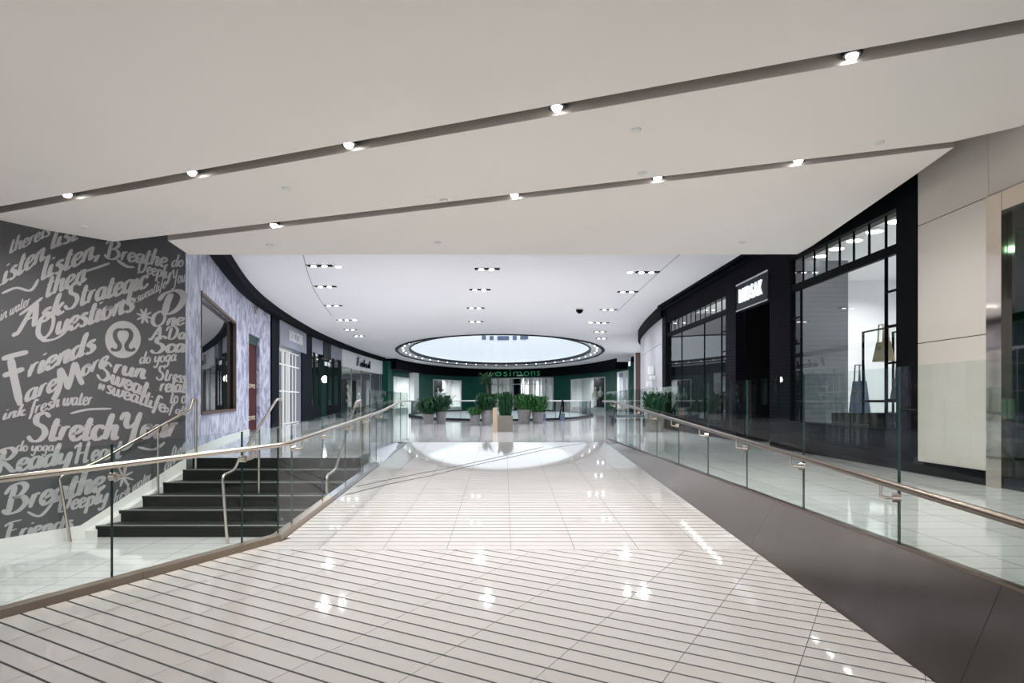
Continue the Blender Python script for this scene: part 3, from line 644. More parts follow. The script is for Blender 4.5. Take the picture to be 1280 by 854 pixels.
def box_window(x0, x1, zt, back_m, i, label):
    a, b = cv(x0), cv(x1); t, n_ = chordN(a, b); wv = empty('window_%d' % i, (*a, 0), label, None, kind='structure')
    D = 3.0 if i == 4 else 1.1
    MB().chord(a, b, 0, 3.7, -D - .1, -D).build('back_panel', back_m, wv); MB().chord(a, b, 3.5, 3.6, -D, -.2).build('soffit', 'white_lit', wv); MB().chord(a, b, 0, .35 if i != 4 else .02, -D, -.05).build('plinth', 'white_lit', wv)
    endwall(a, n_, D, 3.6, back_m, wv); endwall(b, n_, D, 3.6, 'black_matte' if i == 5 else back_m, wv)
    f = MB()
    f.chord(a, b, zt - .08, zt, -.1, .06); f.chord(a, Vector(a) + t * .12, 0, zt, -.1, .06); f.chord(Vector(b) - t * .12, b, 0, zt, -.1, .06); f.build('frame', 'white_paint', wv)
    MB().chord(a, b, .0, zt - .08, -.05, -.03).build('pane', 'shop_glass', wv)
    m_ = (Vector(a) + Vector(b)) / 2 - n_ * D * .5
    lamp('window_light', (m_.x, m_.y, 3.4), K_SHOP * 3.5, .5); return a, b, t, n_
box_window(491, 511, 2.95, 'white_lit', 2, 'small white curtained opening at the left end of the green wall')
for k in range(9):
    q = Vector(cv(491)).lerp(Vector(cv(511)), k / 8); 
A1 = box_window(541, 576.5, 3.02, 'white_lit', 3, 'display window with dark backdrop half, left in the green wall')
MB().chord(A1[0], Vector(A1[0]).lerp(Vector(A1[1]), .58), .3, 3.4, -.98, -.9).build('backdrop', 'black_matte', bpy.data.objects['window_3'])
A2 = box_window(614, 692, 3.30, 'white_lit', 4, 'wide bright entrance under the green lit shop name')
w4 = bpy.data.objects['window_4']
for k in range(22):
    q = Vector(A2[0]).lerp(Vector(A2[1]), (k + .5) / 22) - A2[3] * (2.5 if k % 3 else 1.5)
    MB().chord(q - A2[2] * (.06 + .05 * (k % 3)), q + A2[2] * (.06 + .05 * (k % 3)), .3, 3.3, -.04, .04).build('curtain', 'white_lit' if k % 4 else 'shop_grey', w4)
for xq, ww in ((645, .35), (662, .2)):
    q = Vector(cv(xq)); MB().chord(q - A2[2] * ww, q + A2[2] * ww, 0, 3.3, -.5, -.2).build('door_post', 'navy' if xq < 650 else 'white_paint', w4)
MB().chord(A2[0], A2[1], 2.62, 2.70, -.2, -.1).build('transom', 'white_paint', w4)
A3 = box_window(714, 757, 3.02, 'white_lit', 5, 'display window with white left half and dark backdrop, right in the green wall')
MB().chord(Vector(A3[0]).lerp(Vector(A3[1]), .42), A3[1], .3, 3.4, -.98, -.9).build('backdrop', 'black_matte', bpy.data.objects['window_5'])
A4 = box_window(772, 786, 3.3, 'shop_grey', 6, 'narrow white gridded opening at the right end of the green wall')
MB().chord(Vector(A4[0]).lerp(Vector(A4[1]), .5), Vector(A4[0]).lerp(Vector(A4[1]), .62), 0, 3.3, -.2, 0).build('mullion', 'white_paint', bpy.data.objects['window_6'])
# dressed display dummies behind the two display windows
def dummy(q, m_top, m_low, label):
    x, y = q; d = empty('display_dummy', (x, y, .35), label, 'mannequin', 'display dummies in the green shop windows')
    MB().lathe([(.02, 0), (.22, .01), (.22, .03), (.03, .04), (.03, .1)], (x, y, .35), 14).build('stand', 'steel_dark', d)
    MB().lathe([(.10, .1), (.13, .35), (.15, .6), (.17, .82), (.15, .95)], (x, y, .35), 14).build('skirt', m_low, d)
    MB().lathe([(.15, .95), (.13, 1.05), (.19, 1.3), (.20, 1.42), (.10, 1.5), (.05, 1.53), (.05, 1.6)], (x, y, .35), 14).build('top', m_top, d)
    MB().lathe([(.02, 1.58), (.07, 1.62), (.09, 1.72), (.07, 1.82), (.02, 1.86)], (x, y, .35), 12).build('head', 'white_lit', d)
    for s in (-1, 1): MB().tube([(x + s * .2, y, 1.72), (x + s * .27, y, 1.4), (x + s * .25, y - .05, 1.1)], [.05, .045, .03], 8).build('arm', m_top, d)
for k, (tt_, mt, ml, lb) in enumerate(((.12, 'green', 'leaf', 'display dummy in green, first in the left green-wall window'), (.30, 'white_lit', 'leaf', 'display dummy in a white top in the left green-wall window'), (.48, 'sign_plain', 'leather', 'display dummy in black skirt in the left green-wall window'))):
    p = Vector(A1[0]).lerp(Vector(A1[1]), tt_) - A1[3] * .45; dummy(p, mt, ml, lb)
for k, (tt_, mt, ml, lb) in enumerate(((.60, 'cream', 'white_lit', 'display dummy in cream clothes in the right green-wall window'), (.74, 'white_lit', 'leather', 'display dummy in white top in the right green-wall window'), (.9, 'leather', 'leather', 'display dummy in black, last in the right green-wall window'))):
    p = Vector(A3[0]).lerp(Vector(A3[1]), tt_) - A3[3] * .45; dummy(p, mt, ml, lb)
for xq, lb in ((797.5, 'white square post at the right end of the green wall'),):
    p = (9.05, 46.5); MB().box(p[0] - .16, p[0] + .16, p[1] - .16, p[1] + .16, 0, HC - .05).build('post', 'white_lit', None, lb, 'post')
# ================================================================== right side of the oval: white planked curved wall
pk = empty('wall_right', (6, 29, 0), 'white planked wall curving between the black shop and the far green wall', None, kind='structure')
rc = [c for c in CURVE[int(len(CURVE) * .8):] if c[1] < 38.0]
for i in range(0, len(rc) - 1):
    a, b = Vector(rc[i]), Vector(rc[i + 1]); t = (b - a).normalized()
    MB().chord(a + t * .012, b - t * .012, 0, 2.95, -.15, 0.0).build('plank', 'plank', pk); MB().chord(a + t * .012, b - t * .012, 2.97, HC - .3, -.15, 0.0).build('plank', 'plank', pk)
mb = MB(); ribbon(mb, rc, 0, HC, -.3, -.12); mb.build('backing', 'shop_grey', pk)
mb = MB().chord((7.0, 34.3), (6.65, 33.2), 0, 3.3, 0.0, .25); mb.build('pilaster', 'oak', pk)
# white projecting sign shapes on the planked wall
sg = empty('shop_sign', (5.9, 28, 1.6), 'small white stepped letters standing out from the planked curved wall', 'sign')
for k, (xa, za, zb) in enumerate(((818, 1.95, 2.25), (820, 1.75, 1.88), (816, 1.5, 1.7), (814, 1.2, 1.36))):
    p = Vector(cv(xa, True)); MB().box(p.x - .22, p.x - .05, p.y - .15, p.y + .15, za, zb).build('letter', 'sign_plain', sg)
# ================================================================== black brick shop on the right (plane X = 5.5)
XF = 5.5
def Yp(x): return XF * F / (x - CX)
rs = empty('storefront', (XF, 16, 0), 'black brick shop front with gridded windows and white lit name sign', 'storefront')
def fx(name, y0, y1, z0, z1, m, x0=XF, x1=XF + .25, par=rs, label=None): return MB().box(x0, x1, y0, y1, z0, z1).build(name, m, par, label)
W2a, W2b, W1a, W1b = 9.47, 13.12, Yp(907), Yp(833)
fx('column', 8.99, 9.47, 0, 4.28, 'black', XF - .06, XF + .3)
fx('column', W2b, 14.13, 0, 4.28, 'black_brick'); fx('column', 16.2, W1a, 0, 4.28, 'black_brick'); fx('column', W1b, 23.6, 0, 4.28, 'black', XF - .03, XF + .3)
fx('lintel', 9.47, W2b, 3.66, 4.28, 'black'); fx('lintel', 14.13, 16.2, 3.70, 4.28, 'black_brick'); fx('lintel', W1a, W1b, 3.60, 4.28, 'black_brick')
fx('cornice', 8.99, 23.6, 4.05, 4.12, 'fascia', XF - .12, XF); fx('cornice', 8.99, 23.6, 4.16, 4.28, 'fascia', XF - .2, XF)
fx('base', 9.47, W2b, 0, .56, 'black_brick'); fx('base', W1a, W1b, 0, .45, 'black_brick')
def grid_window(y0, y1, z0, ztr, ztop, nup, muls, bars):
    wv = empty('window_%d' % (7 if y0 < 12 else 8), (XF, (y0 + y1) / 2, z0), 'large gridded shop window nearest the pale panel wall' if y0 < 12 else 'large gridded shop window left of the lit name sign', None, kind='structure')
    dy = (y1 - y0) / nup
    for k in range(nup + 1):
        yy = y0 + dy * k; MB().box(XF + .045, XF + .072, yy - .016, yy + .016, ztr + .14, ztop).build('mullion', 'black', wv)
    for k in range(nup): MB().box(XF + .055, XF + .062, y0 + dy * k + .022, y0 + dy * (k + 1) - .022, ztr + .14, ztop).build('pane', 'shop_glass', wv)
    MB().box(XF + .02, XF + .10, y0, y1, ztr, ztr + .13).build('transom', 'black', wv)
    m_ = [y0] + muls + [y1]
    for yy in m_: MB().box(XF + .04, XF + .075, yy - .02, yy + .02, z0, ztr).build('mullion', 'black', wv)
    for a, b in zip(m_, m_[1:]):
        zz = [z0] + (bars if b - a < .8 else []) + [ztr]
        for c, d in zip(zz, zz[1:]): MB().box(XF + .055, XF + .062, a + .025, b - .025, c + .012, d - .012).build('pane', 'shop_glass', wv)
        if b - a < .8:
            for z in bars: MB().box(XF + .045, XF + .072, a + .02, b - .02, z - .015, z + .015).build('glazing_bar', 'black', wv)
    return wv
grid_window(W2a, W2b, .56, 3.04, 3.65, 8, [9.92, 12.75], [.97, 1.5, 2.03, 2.53])
grid_window(W1a, W1b, .45, 3.11, 3.59, 13, [17.4, 18.9, 21.3, 22.7], [1.0, 1.6, 2.2, 2.7])
# name sign over the dark recessed door
fx('door_recess', 14.13, 16.2, 0, 3.7, 'black_matte', XF + 1.2, XF + 1.3); fx('recess_side', 16.15, 16.2, 0, 3.7, 'black_matte', XF + .2, XF + 1.2)
sb = fx('sign_box', 14.16, 16.05, 3.06, 3.66, 'charcoal', XF - .03, XF + .1)
fx('sign_rim', 14.14, 16.07, 3.64, 3.68, 'steel_panel', XF - .04, XF + .1, sb); fx('sign_rim', 14.14, 16.07, 3.04, 3.07, 'steel_panel', XF - .04, XF + .1, sb)
wall_text('RUDSAK', (XF - .03, 15.80), (XF - .03, 14.42), 3.21, 0.32, (-1, 0), 'sign_letters', 'sign_white', sb, 0.008, .04)
MB().box(XF + .2, XF + 1.15, 14.13, 14.2, 0, 3.85).build('recess_side', 'ribbed', rs)
# shop interior
room = empty('wall_right', (9, 14, 0), 'pale interior walls of the black brick shop', None, kind='structure')
MB().box(10.4, 10.5, 9.0, 23.6, 0, 4.0).build('interior_wall', 'white_lit', room); MB().box(5.8, 10.4, 23.4, 23.5, 0, 4.0).build('interior_wall', 'charcoal', room)
MB().box(5.8, 10.4, 8.9, 9.0, 0, 4.0).build('interior_wall', 'white_lit', room); MB().box(7.1, 10.4, 17.0, 17.1, 0, 4.0).build('interior_wall', 'white_lit', room)
MB().box(5.8, 7.12, 14.12, 14.2, 0, 3.86).build('interior_wall', 'ribbed', room, 'dark horizontally boarded partition')
MB().box(5.76, 10.5, 8.9, 23.6, 3.95, 4.05).build('ceiling', 'white_lit', None, 'pale ceiling inside the black brick shop', kind='structure')
for k, yy in enumerate((11.2, 11.88, 12.56, 13.24, 13.92)):
    cl = empty('ceiling_light', (6.45, yy, 3.93), 'round flush light inside the black brick shop, number %s from the pale panel wall' % ['one', 'two', 'three', 'four', 'five'][k], 'ceiling light', 'round lights inside the black brick shop')
    MB().lathe([(.16, -.03), (.17, .02)], (6.45, yy, 3.93), 20).build('rim', 'white_paint', cl); MB().lathe([(.13, -.036), (.13, -.03)], (6.45, yy, 3.93), 20).build('lens', 'lamp_disc', cl)
lamp('shop_light', (8.2, 11.5, 3.85), K_SHOP * 4.0, 1.2); lamp('shop_light', (8.2, 20, 3.85), K_SHOP * 2.4, 1.2); lamp('shop_light', (8.6, 15.5, 3.85), K_SHOP * 1.5, .8)
for k in range(6):
    MB().box(6.1, 6.25, 17.6 + k * .95, 18.3 + k * .95, 3.86, 3.94).build('strip_light', 'lamp_disc', None, 'strip light left of the lit name sign, number %s from it' % ['one', 'two', 'three', 'four', 'five', 'six'][k], 'strip light', 'strip lights left of the name sign')
# display: black rail stand, shelves and bags
st = empty('display_stand', (6.2, 10.6, 0), 'black wire display stand with a shelf behind the gridded window', 'display stand')
for (x, y) in ((6.0, 9.7), (6.0, 11.4), (6.5, 9.7), (6.5, 11.4)): MB().box(x - .015, x + .015, y - .015, y + .015, 0, 2.1).build('post', 'black', st)
for z in (.95, 2.1): MB().box(5.98, 6.52, 9.68, 11.42, z - .02, z + .02).build('shelf', 'black' if z < 1 else 'black', st) if z < 1 else [MB().box(x - .012, x + .012, 9.68, 11.42, z - .012, z + .012).build('top_rail', 'black', st) for x in (6.0, 6.5)]
def bag(x, y, z, w_, h_, m, label, hang=False):
    b_ = empty('handbag', (x, y, z), label, 'handbag', 'bags behind the gridded window')
    MB().hexa([(x - .09, y - w_ / 2, z), (x + .09, y - w_ / 2, z), (x + .09, y + w_ / 2, z), (x - .09, y + w_ / 2, z)], [(x - .04, y - w_ * .4, z + h_), (x + .04, y - w_ * .4, z + h_), (x + .04, y + w_ * .4, z + h_), (x - .04, y + w_ * .4, z + h_)]).build('body', m, b_)
    for s in (-.04, .04): MB().tube([(x + s, y - w_ * .25, z + h_), (x + s, y - w_ * .18, z + h_ + .28), (x + s, y + w_ * .18, z + h_ + .28), (x + s, y + w_ * .25, z + h_)], .012, 6).build('handle', m, b_)
    MB().box(x - .1, x - .06, y - .04, y + .04, z + h_ * .6, z + h_ * .75).build('clasp', 'steel', b_)
bag(6.2, 11.15, 1.6, .36, .32, 'skin_tan', 'tan and black handbag hanging from the display stand'); bag(6.15, 10.0, .97, .42, .42, 'leather', 'black tote bag on the display shelf beside the pale panel wall')
bag(6.15, 10.55, .97, .36, .34, 'leather', 'second black bag on the display shelf'); bag(6.2, 11.9, .75, .4, .55, 'blue_grey', 'dark blue bag left of the display stand'); bag(6.2, 10.7, 0.02, .3, .3, 'leather', 'small black bag on the floor under the display shelf')
MB().box(6.0, 6.9, 11.7, 12.5, 0, .74).build('display_plinth', 'black_matte', None, 'black display plinth behind the gridded window', 'plinth')
tb = empty('display_table', (7.3, 11.6, 0), 'white display table deep inside the gridded window shop', 'table')
MB().box(6.95, 7.65, 10.7, 12.4, .70, .76).build('top', 'white_gloss', tb)
for x in (7.0, 7.6):
    for y in (10.76, 12.34): MB().box(x - .025, x + .025, y - .025, y + .025, 0, .70).build('leg', 'white_gloss', tb)
fr = empty('wall_frame', (8.4, 13.4, 1.9), 'thin black rectangular frame fixture deep in the gridded window shop', 'frame')
for (y0, y1, z0, z1) in ((12.6, 14.2, 1.75, 1.79), (12.6, 14.2, 2.55, 2.59), (12.6, 12.64, 1.75, 2.59), (14.16, 14.2, 1.75, 2.59)): MB().box(8.38, 8.42, y0, y1, z0, z1).build('bar', 'black', fr)
# ================================================================== pale panel wall on the right + mirror framed shop
XB = 5.45
wr = empty('wall_right', (XB, 8, 0), 'glossy beige panelled wall on the right', None, kind='structure')
def px_(y0, y1, z0, z1, name='wall_panel', m='beige', x0=XB, x1=XB + .1): return MB().box(x0, x1, y0, y1, z0, z1).build(name, m, wr)
YB = 7.68
px_(YB, 8.985, .165, 1.705); px_(YB, 8.985, 1.715, 3.25); px_(YB, 8.985, 3.26, 4.3); px_(3.2, YB - .006, 3.26, 4.3); px_(bk, 3.194, 3.26, 4.3)
px_(bk, 9.0, 0, 4.3, 'backing', 'charcoal', XB + .1, XB + .2) if False else px_(YB, 9.0, 0, 4.3, 'backing', 'charcoal', XB + .1, XB + .25)
MB().box(XB - .015, XB + .1, YB, 8.985, 0, .165).build('baseboard_right', 'black', None, 'black skirting under the beige panel wall', kind='structure')
ms = empty('storefront', (XB, 4, 0), 'shop window in a polished mirror frame at the right edge', 'storefront')
MB().box(XB - .03, XB + .12, 7.44, 7.675, 0, 3.24).build('jamb', 'mirror', ms); MB().box(XB - .03, XB + .12, bk, 7.435, 3.03, 3.24).build('frame_head', 'mirror', ms)
MB().box(XB + .03, XB + .045, bk, 7.44, .12, 3.03).build('pane', 'shop_glass_dark', ms); MB().box(XB, XB + .1, bk, 7.44, 0, .12).build('sill', 'charcoal', ms)
MB().box(9.5, 9.6, bk, 8.8, 0, 3.2).build('back_wall', 'green_dark', ms); MB().box(XB + .2, 9.5, 8.78, 8.88, 0, 3.2).build('side_wall', 'green_dark', ms); MB().box(XB + .15, 9.5, bk, 8.8, 3.15, 3.25).build('ceiling_board', 'charcoal', ms)
ct = empty('display_counter', (6.6, 7.2, 0), 'dark display counter with a pale band marked 9 at the right edge', 'counter')
MB().box(6.2, 7.6, 5.6, 8.0, 0, .5).build('base', 'charcoal', ct); MB().box(6.2, 7.6, 5.6, 8.0, .5, .74).build('top_box', 'black', ct); bd = MB().box(6.18, 7.62, 5.58, 8.02, .74, .98).build('band', 'white_lit', ct)
wall_text('9', (6.18, 7.35), (6.18, 7.2), .79, .15, (-1, 0), 'number', 'black', bd, .02, .01)
for z in (1.35, 1.9): MB().box(9.2, 9.5, 4, 8.6, z, z + .05).build('wall_shelf', 'cream', None, '%s pale shelf on the green back wall of the mirror framed shop' % ('lower' if z < 1.5 else 'upper'), 'shelf')
for k, yy in enumerate((5.2, 6.4, 7.6)):
    MB().lathe([(.07, 0), (.07, .06)], (7.2, yy, 3.08), 14).build('ceiling_light', 'lamp_disc', None, 'small round light in the mirror framed shop, %s from the frame jamb' % ['third', 'second', 'first'][k], 'ceiling light', 'lights in the mirror framed shop')
lamp('shop_light', (7.2, 6.2, 3.05), K_SHOP * .7, .4)
# ================================================================== CEILINGS
def Zl(x, y): return 3.79 + 0.052 * (0.865 * x - 0.502 * y)
def cp(x, y):
    k = (x - CX) / F; s_ = (CY - y) / F; Y = (3.79 - ZC) / (s_ - 0.052 * (0.865 * k - 0.502)); return (k * Y, Y)
def lerp2(a, b, t): return (a[0] + (b[0] - a[0]) * t, a[1] + (b[1] - a[1]) * t)
def at_x(a, b, X): return lerp2(a, b, (X - a[0]) / (b[0] - a[0]))
TH = 0.26
low = empty('ceiling', (0, 8, 3.7), 'low beige plaster ceiling cut by two lamp slots', None, kind='structure')
s1u, s1v = cp(0, 258), cp(1280, 24); s1a, s1b = cp(0, 266.75), cp(1280, 42); s2u, s2v = cp(142, 302), cp(1190, 177.5); s2a, s2b = cp(210, 301), cp(1192, 184.5)
top = lambda x, y: Zl(x, y) + TH
leftline = (cp(0, 278), cp(142, 302))
lw = lambda y: wl(y) + 0.0
p0 = [at_x(s1u, s1v, -6.6), at_x(s1u, s1v, 5.44), (5.44, bk), (-9.2, bk)]
MB().prism(p0, Zl, top).build('ceiling_panel', 'ceiling', low)
p1 = [at_x(s1a, s1b, -6.6), at_x(s1a, s1b, 5.44), (5.44, cp(1280, 158)[1]), s2v, s2u, cp(0, 278), lerp2(cp(142, 302), cp(0, 278), 1.3)]
MB().prism(p1, Zl, top).build('ceiling_panel', 'ceiling', low)
p2 = [s2a, s2b, cp(1145, 218), cp(1000, 318), cp(236, 318.5)]
MB().prism(p2, Zl, top).build('ceiling_panel', 'ceiling', low)
def slot_trim(a, b, name='slot_trim'):
    a = Vector(a); b = Vector(b); t = (b - a).normalized(); n = Vector((t.y, -t.x)) * .006
    if n.y > 0: n = -n
    q = [a, b, b + n, a + n]; MB().hexa([(p.x, p.y, Zl(p.x, p.y) + .001) for p in q], [(p.x, p.y, Zl(p.x, p.y) + TH) for p in q]).build(name, 'slot_metal', low, 'brushed metal lining of a lamp slot')
slot_trim(at_x(s1a, s1b, -6.6), at_x(s1a, s1b, 5.42)); slot_trim(s2a, s2b)
MB().box(-14, 12, bk, 12.6, 4.3, 4.4).build('ceiling', 'plenum_cover', None, 'dark cover slab added above the low ceiling to block light', kind='structure')  # added slab over the ceiling panels, keeps light from coming in above
# far ceiling with the oculus
OC = (-0.26, 48.85, 6.97, 15.25)
far = MB(); HOLE = ellipse(*OC, 120)
oc = [(-6.6, 10.0), (6.4, 10.0), (6.4, 24)] + [(c[0] + .2, c[1]) for c in CURVE[::-1] if c[1] > 25 and c[0] > 0] + [(c[0] - .2, c[1]) for c in CURVE[::-1] if c[0] <= 0 and c[1] > 13]
far.holed(oc, [HOLE], HC); far.holed(oc, [HOLE], HC + .1)
far.build('ceiling', 'ceiling_far', None, 'higher white plaster ceiling with an oval opening', kind='structure')
def onceil(x, y): Y = (HC - ZC) * F / (CY - y); return ((x - CX) * Y / F, Y)
for lb, pts in (('left', [(378.5, 317), (386, 345), (397, 370), (415, 395)]), ('right', [(853, 315), (820, 344), (798, 364), (771, 390)])):
    wpt = smooth_curve([onceil(*p) for p in pts], 5); mb = MB(); ribbon(mb, wpt, HC - .003, HC + .01, -.01, .01); mb.build('trim_7', 'shop_grey', None, 'fine curved joint in the %s half of the high ceiling' % lb, kind='structure')
ocu = empty('skylight', (OC[0], OC[1], HC), 'large oval skylight opening ringed with small lamps', 'skylight')
mb = MB(); ring = HOLE + [HOLE[0]]
ribbon(mb, ring, HC, HC + 3.2, 0.0, .15); mb.build('drum', 'white_lit', ocu)
mb = MB(); ribbon(mb, ring, HC - .05, HC + .02, -.05, .08); mb.build('outer_rim', 'charcoal', ocu)
mb = MB(); ribbon(mb, ring, HC + .12, HC + .22, -.75, .0); mb.build('lamp_ledge', 'ceiling_far', ocu)
mb = MB(); ribbon(mb, ring, HC + .06, HC + .26, -.82, -.75); mb.build('ledge_lip', 'charcoal', ocu)
mb = MB(); mb.prism(HOLE, HC + 3.2, HC + 3.3); mb.build('glazing', 'sky_panel', ocu)
for k in range(6):
    i = 23 + 2 * k; MB().chord(HOLE[i + 2], HOLE[i + 1 if k % 3 else i], HC + 2.42, HC + 2.8, .02, .05).build('drum_window', 'blue_grey', ocu)
for k in range(44):
    a = 2 * math.pi * (k + .5) / 44; x, y = OC[0] + (OC[2] - .35) * math.cos(a), OC[1] + (OC[3] - .35) * math.sin(a)
    MB().lathe([(.035, -.06), (.05, -.04), (.05, .06)], (x, y, HC + .1), 10).build('ring_lamp', 'ring_lamp', ocu)
# recessed lamp clusters in the high ceiling
def onceil(x, y): Y = (HC - ZC) * F / (CY - y); return ((x - CX) * Y / F, Y)
ORD = ['first', 'second', 'third', 'fourth', 'fifth', 'sixth', 'seventh', 'eighth']
def cluster(x, y, n, label, group, pw=1.0):
    X, Y = onceil(x, y); o = empty('downlight', (X, Y, HC), label, 'ceiling light', group)
    hw = .13 * n + .05 if n > 1 else .12
    MB().box(X - hw, X + hw, Y - .11, Y + .11, HC - .012, HC + .05).build('trim_plate', 'black_matte' if n > 1 else 'white_paint', o)
    for k in range(n): MB().lathe([(.06, -.03), (.068, -.012)], (X - hw + (.16 if n > 1 else hw) + .26 * k, Y, HC), 16).build('lens', 'lamp_cool', o)
    lamp('downlight_beam', (X, Y, HC - .05), K_DOWN * pw, .12, (0.95, 0.97, 1.0), o)
for row, pts in (('left', [(400, 332, 2), (407, 358, 2), (416.5, 382, 2), (430, 400, 2), (438, 412, 2), (449, 420, 2)]), ('middle', [(609, 336, 2), (600, 362, 2), (594.7, 385, 2), (594.7, 402, 2)]), ('right', [(809, 340, 2), (784.7, 364.7, 2), (760.6, 387, 2), (752, 403.4, 2), (750, 414.7, 2), (752, 423, 2)])):
    for i, (x, y, n) in enumerate(pts): cluster(x, y, n, 'twin downlight in the high ceiling, %s from the step in the %s row' % (ORD[i], row), 'twin downlights of the high ceiling')
for i, (x, y, lb) in enumerate(((423, 333, 'beside the first twin of the left row'), (443.5, 400, 'beside the fourth twin of the left row'), (787.8, 340, 'beside the first twin of the right row'), (738, 403, 'beside the fourth twin of the right row'))):
    cluster(x, y, 1, 'single round downlight ' + lb, 'single downlights of the high ceiling', .6)
X, Y = onceil(724.5, 385.5); cm = empty('security_camera', (X, Y, HC), 'small black dome camera under the high ceiling', 'camera')
MB().lathe([(.14, -.05), (.15, 0)], (X, Y, HC), 18).build('base', 'white_paint', cm); MB().lathe([(.01, -.19), (.07, -.17), (.12, -.11), (.13, -.05)], (X, Y, HC), 18).build('dome', 'black', cm)
X, Y = fl(2 * CX - 627 - 0, 2 * CY - 446, 0) if False else (8.7, 49.5); MB().box(X - .5, X + .5, Y - .03, Y + .03, HC - .45, HC - .12).build('exit_sign', 'sign_plain', None, 'small pale hanging sign at the right end of the high ceiling', 'sign')
# slot lamps of the low ceiling
def slot_lamp(x, y, label, pw=1.0):
    X, Y = cp(x, y); Z = Zl(X, Y) + .05; o = empty('spot_lamp', (X, Y, Z), label, 'spot lamp', 'spot lamps in the ceiling slots')
    MB().lathe([(.075, -.02), (.085, 0), (.085, .12), (.03, .16), (.03, .30)], (X, Y, Z), 18).build('housing', 'charcoal', o); MB().lathe([(.02, -.06), (.035, -.052), (.05, -.025), (.052, -.018)], (X, Y, Z), 18).build('lens', 'lamp_disc', o)
    lamp('spot_beam', (X, Y, Z - .065), K_SLOT * pw, .07, (1.0, .97, .93), o, 2.7)
for i, (x, y) in enumerate(((84, 246), (240, 218.5), (436, 184), (696, 138), (1065, 74))): slot_lamp(x, y, 'small round spot lamp in the nearer ceiling slot, %s from the left' % ORD[i])
for i, (x, y) in enumerate(((342, 283.5), (643, 246.5), (822, 225.5), (998, 204))): slot_lamp(x, y, 'small round spot lamp in the farther ceiling slot, %s from the left' % ORD[i])
# sprinkler covers
for i, (x, y, lb) in enumerate(((795, 162, 'nearer ceiling strip'), (358, 235, 'middle of the nearer ceiling strip'), (103, 283, 'ceiling strip by the lettered wall'), (803, 216, 'ceiling strip before the farther slot'), (1099, 178, 'ceiling strip at the right wall'), (555, 250, 'ceiling strip left of centre'), (547, 303, 'last ceiling strip, left of centre'), (928, 303, 'last ceiling strip, right of centre'), (337, 306, 'last ceiling strip near the stone wall'))):
    X, Y = cp(x, y); Z = Zl(X, Y); MB().lathe([(.045, -.018), (.055, -.012), (.055, .01)], (X, Y, Z), 16).build('sprinkler_cover', 'white_paint', None, 'small round sprinkler cover on the ' + lb, 'sprinkler', 'sprinkler covers')
# ================================================================== STAIRS
stairs = empty('staircase', (-4, 9.73, LZ), 'six dark stone steps between the lettered wall and the ramp', 'stairs')
sx = [-5.82, -5.68, -5.52, -5.37, -5.22, -5.22]
for k in range(6):
    y0 = 9.73 + .34 * k; z1 = LZ + .165 * (k + 1)
    if k < 5:
        b = MB().prism([(sx[k], y0), (-2.40, y0), (-2.40, y0 + .36), (sx[k] + .13, y0 + .36)], LZ if k == 0 else LZ + .165 * k - .02, z1 - .02).build('step', 'stair', stairs)
        MB().prism([(sx[k], y0 - .012), (-2.40, y0 - .012), (-2.40, y0 + .335), (sx[k] + .13, y0 + .335)], z1 - .02, z1).build('tread', 'tread', b); MB().box(sx[k], -2.40, y0 - .014, y0 + .035, z1, z1 + .003).build('nosing_strip', 'nosing', b)
    else:
        b = MB().box(sx[k], -2.40, y0, y0 + .05, z1 - .185, z1 - .002).build('step', 'stair', stairs); MB().box(sx[k], -2.40, y0 - .014, y0 + .035, z1, z1 + .003).build('nosing_strip', 'nosing', b)
MB().prism([(wl(9.7), 9.7), (sx[0] + .01, 9.7), (-5.2, 11.15), (wl(11.15), 11.15)], LZ, lambda x, y: min(0, LZ + .1 + max(0, (y - 9.7)) * .485)).build('baseboard_stairs', 'white_paint', None, 'white sloping stringer between the steps and the lettered wall', kind='structure')
def stair_rail(pts, posts, label):
    o = empty('stair_handrail', (*pts[0][:2], LZ), label, 'handrail', 'stair handrails')
    sm = []
    for i, p in enumerate(pts):
        if 0 < i < len(pts) - 1:
            a, b, c = Vector(pts[i - 1]), Vector(p), Vector(pts[i + 1]); r_ = min(.07, (b - a).length * .4, (c - b).length * .4)
            u = b + (a - b).normalized() * r_; v = b + (c - b).normalized() * r_
            for t_ in (0, .33, .67, 1): sm.append(u * (1 - t_) ** 2 + b * 2 * t_ * (1 - t_) + v * t_ ** 2)
        else: sm.append(Vector(p))
    MB().tube(sm, .022, 12).build('rail', 'steel', o)
    for (x, y, z0, z1) in posts: MB().tube([(x, y, z0), (x, y, z1)], .02, 10).build('post', 'steel', o)
def P3w(x, y, d=.13):
    k = (x - CX) / F; Y = (10.83 - d / WC) / (0.5 - k); return (k * Y, Y, zat(y, Y))
def P3(x, y, Y): return ((x - CX) * Y / F, Y, zat(y, Y))
q_ = P3w(245, 499); m_ = P3w(197.5, 540)
stair_rail([P3w(88, 678.5), P3w(74, 596), P3w(120, 578), P3w(238.5, 511), P3w(241, 499), P3w(245, 499), (q_[0], q_[1], -.2)], [(m_[0], m_[1], LZ + .42, m_[2])], 'steel stair handrail beside the lettered wall')
stair_rail([(-3.76, 9.28, LZ), P3(278, 595, 9.18), P3(293, 588, 9.5), P3(299, 574, 9.7), P3(345.5, 500, 11.4), P3(351, 499, 11.67), (-3.82, 11.67, 0)], [(-3.82, 10.64, LZ + .495, .54)], 'steel stair handrail in the middle of the steps')
stair_rail([(-2.5, 9.6, LZ), P3(408.5, 595, 9.6), P3(419, 588, 10.1), P3(445, 503, 11.55), P3(451, 500, 11.9), (-2.5, 11.9, 0)], [], 'steel stair handrail at the ramp side of the steps')
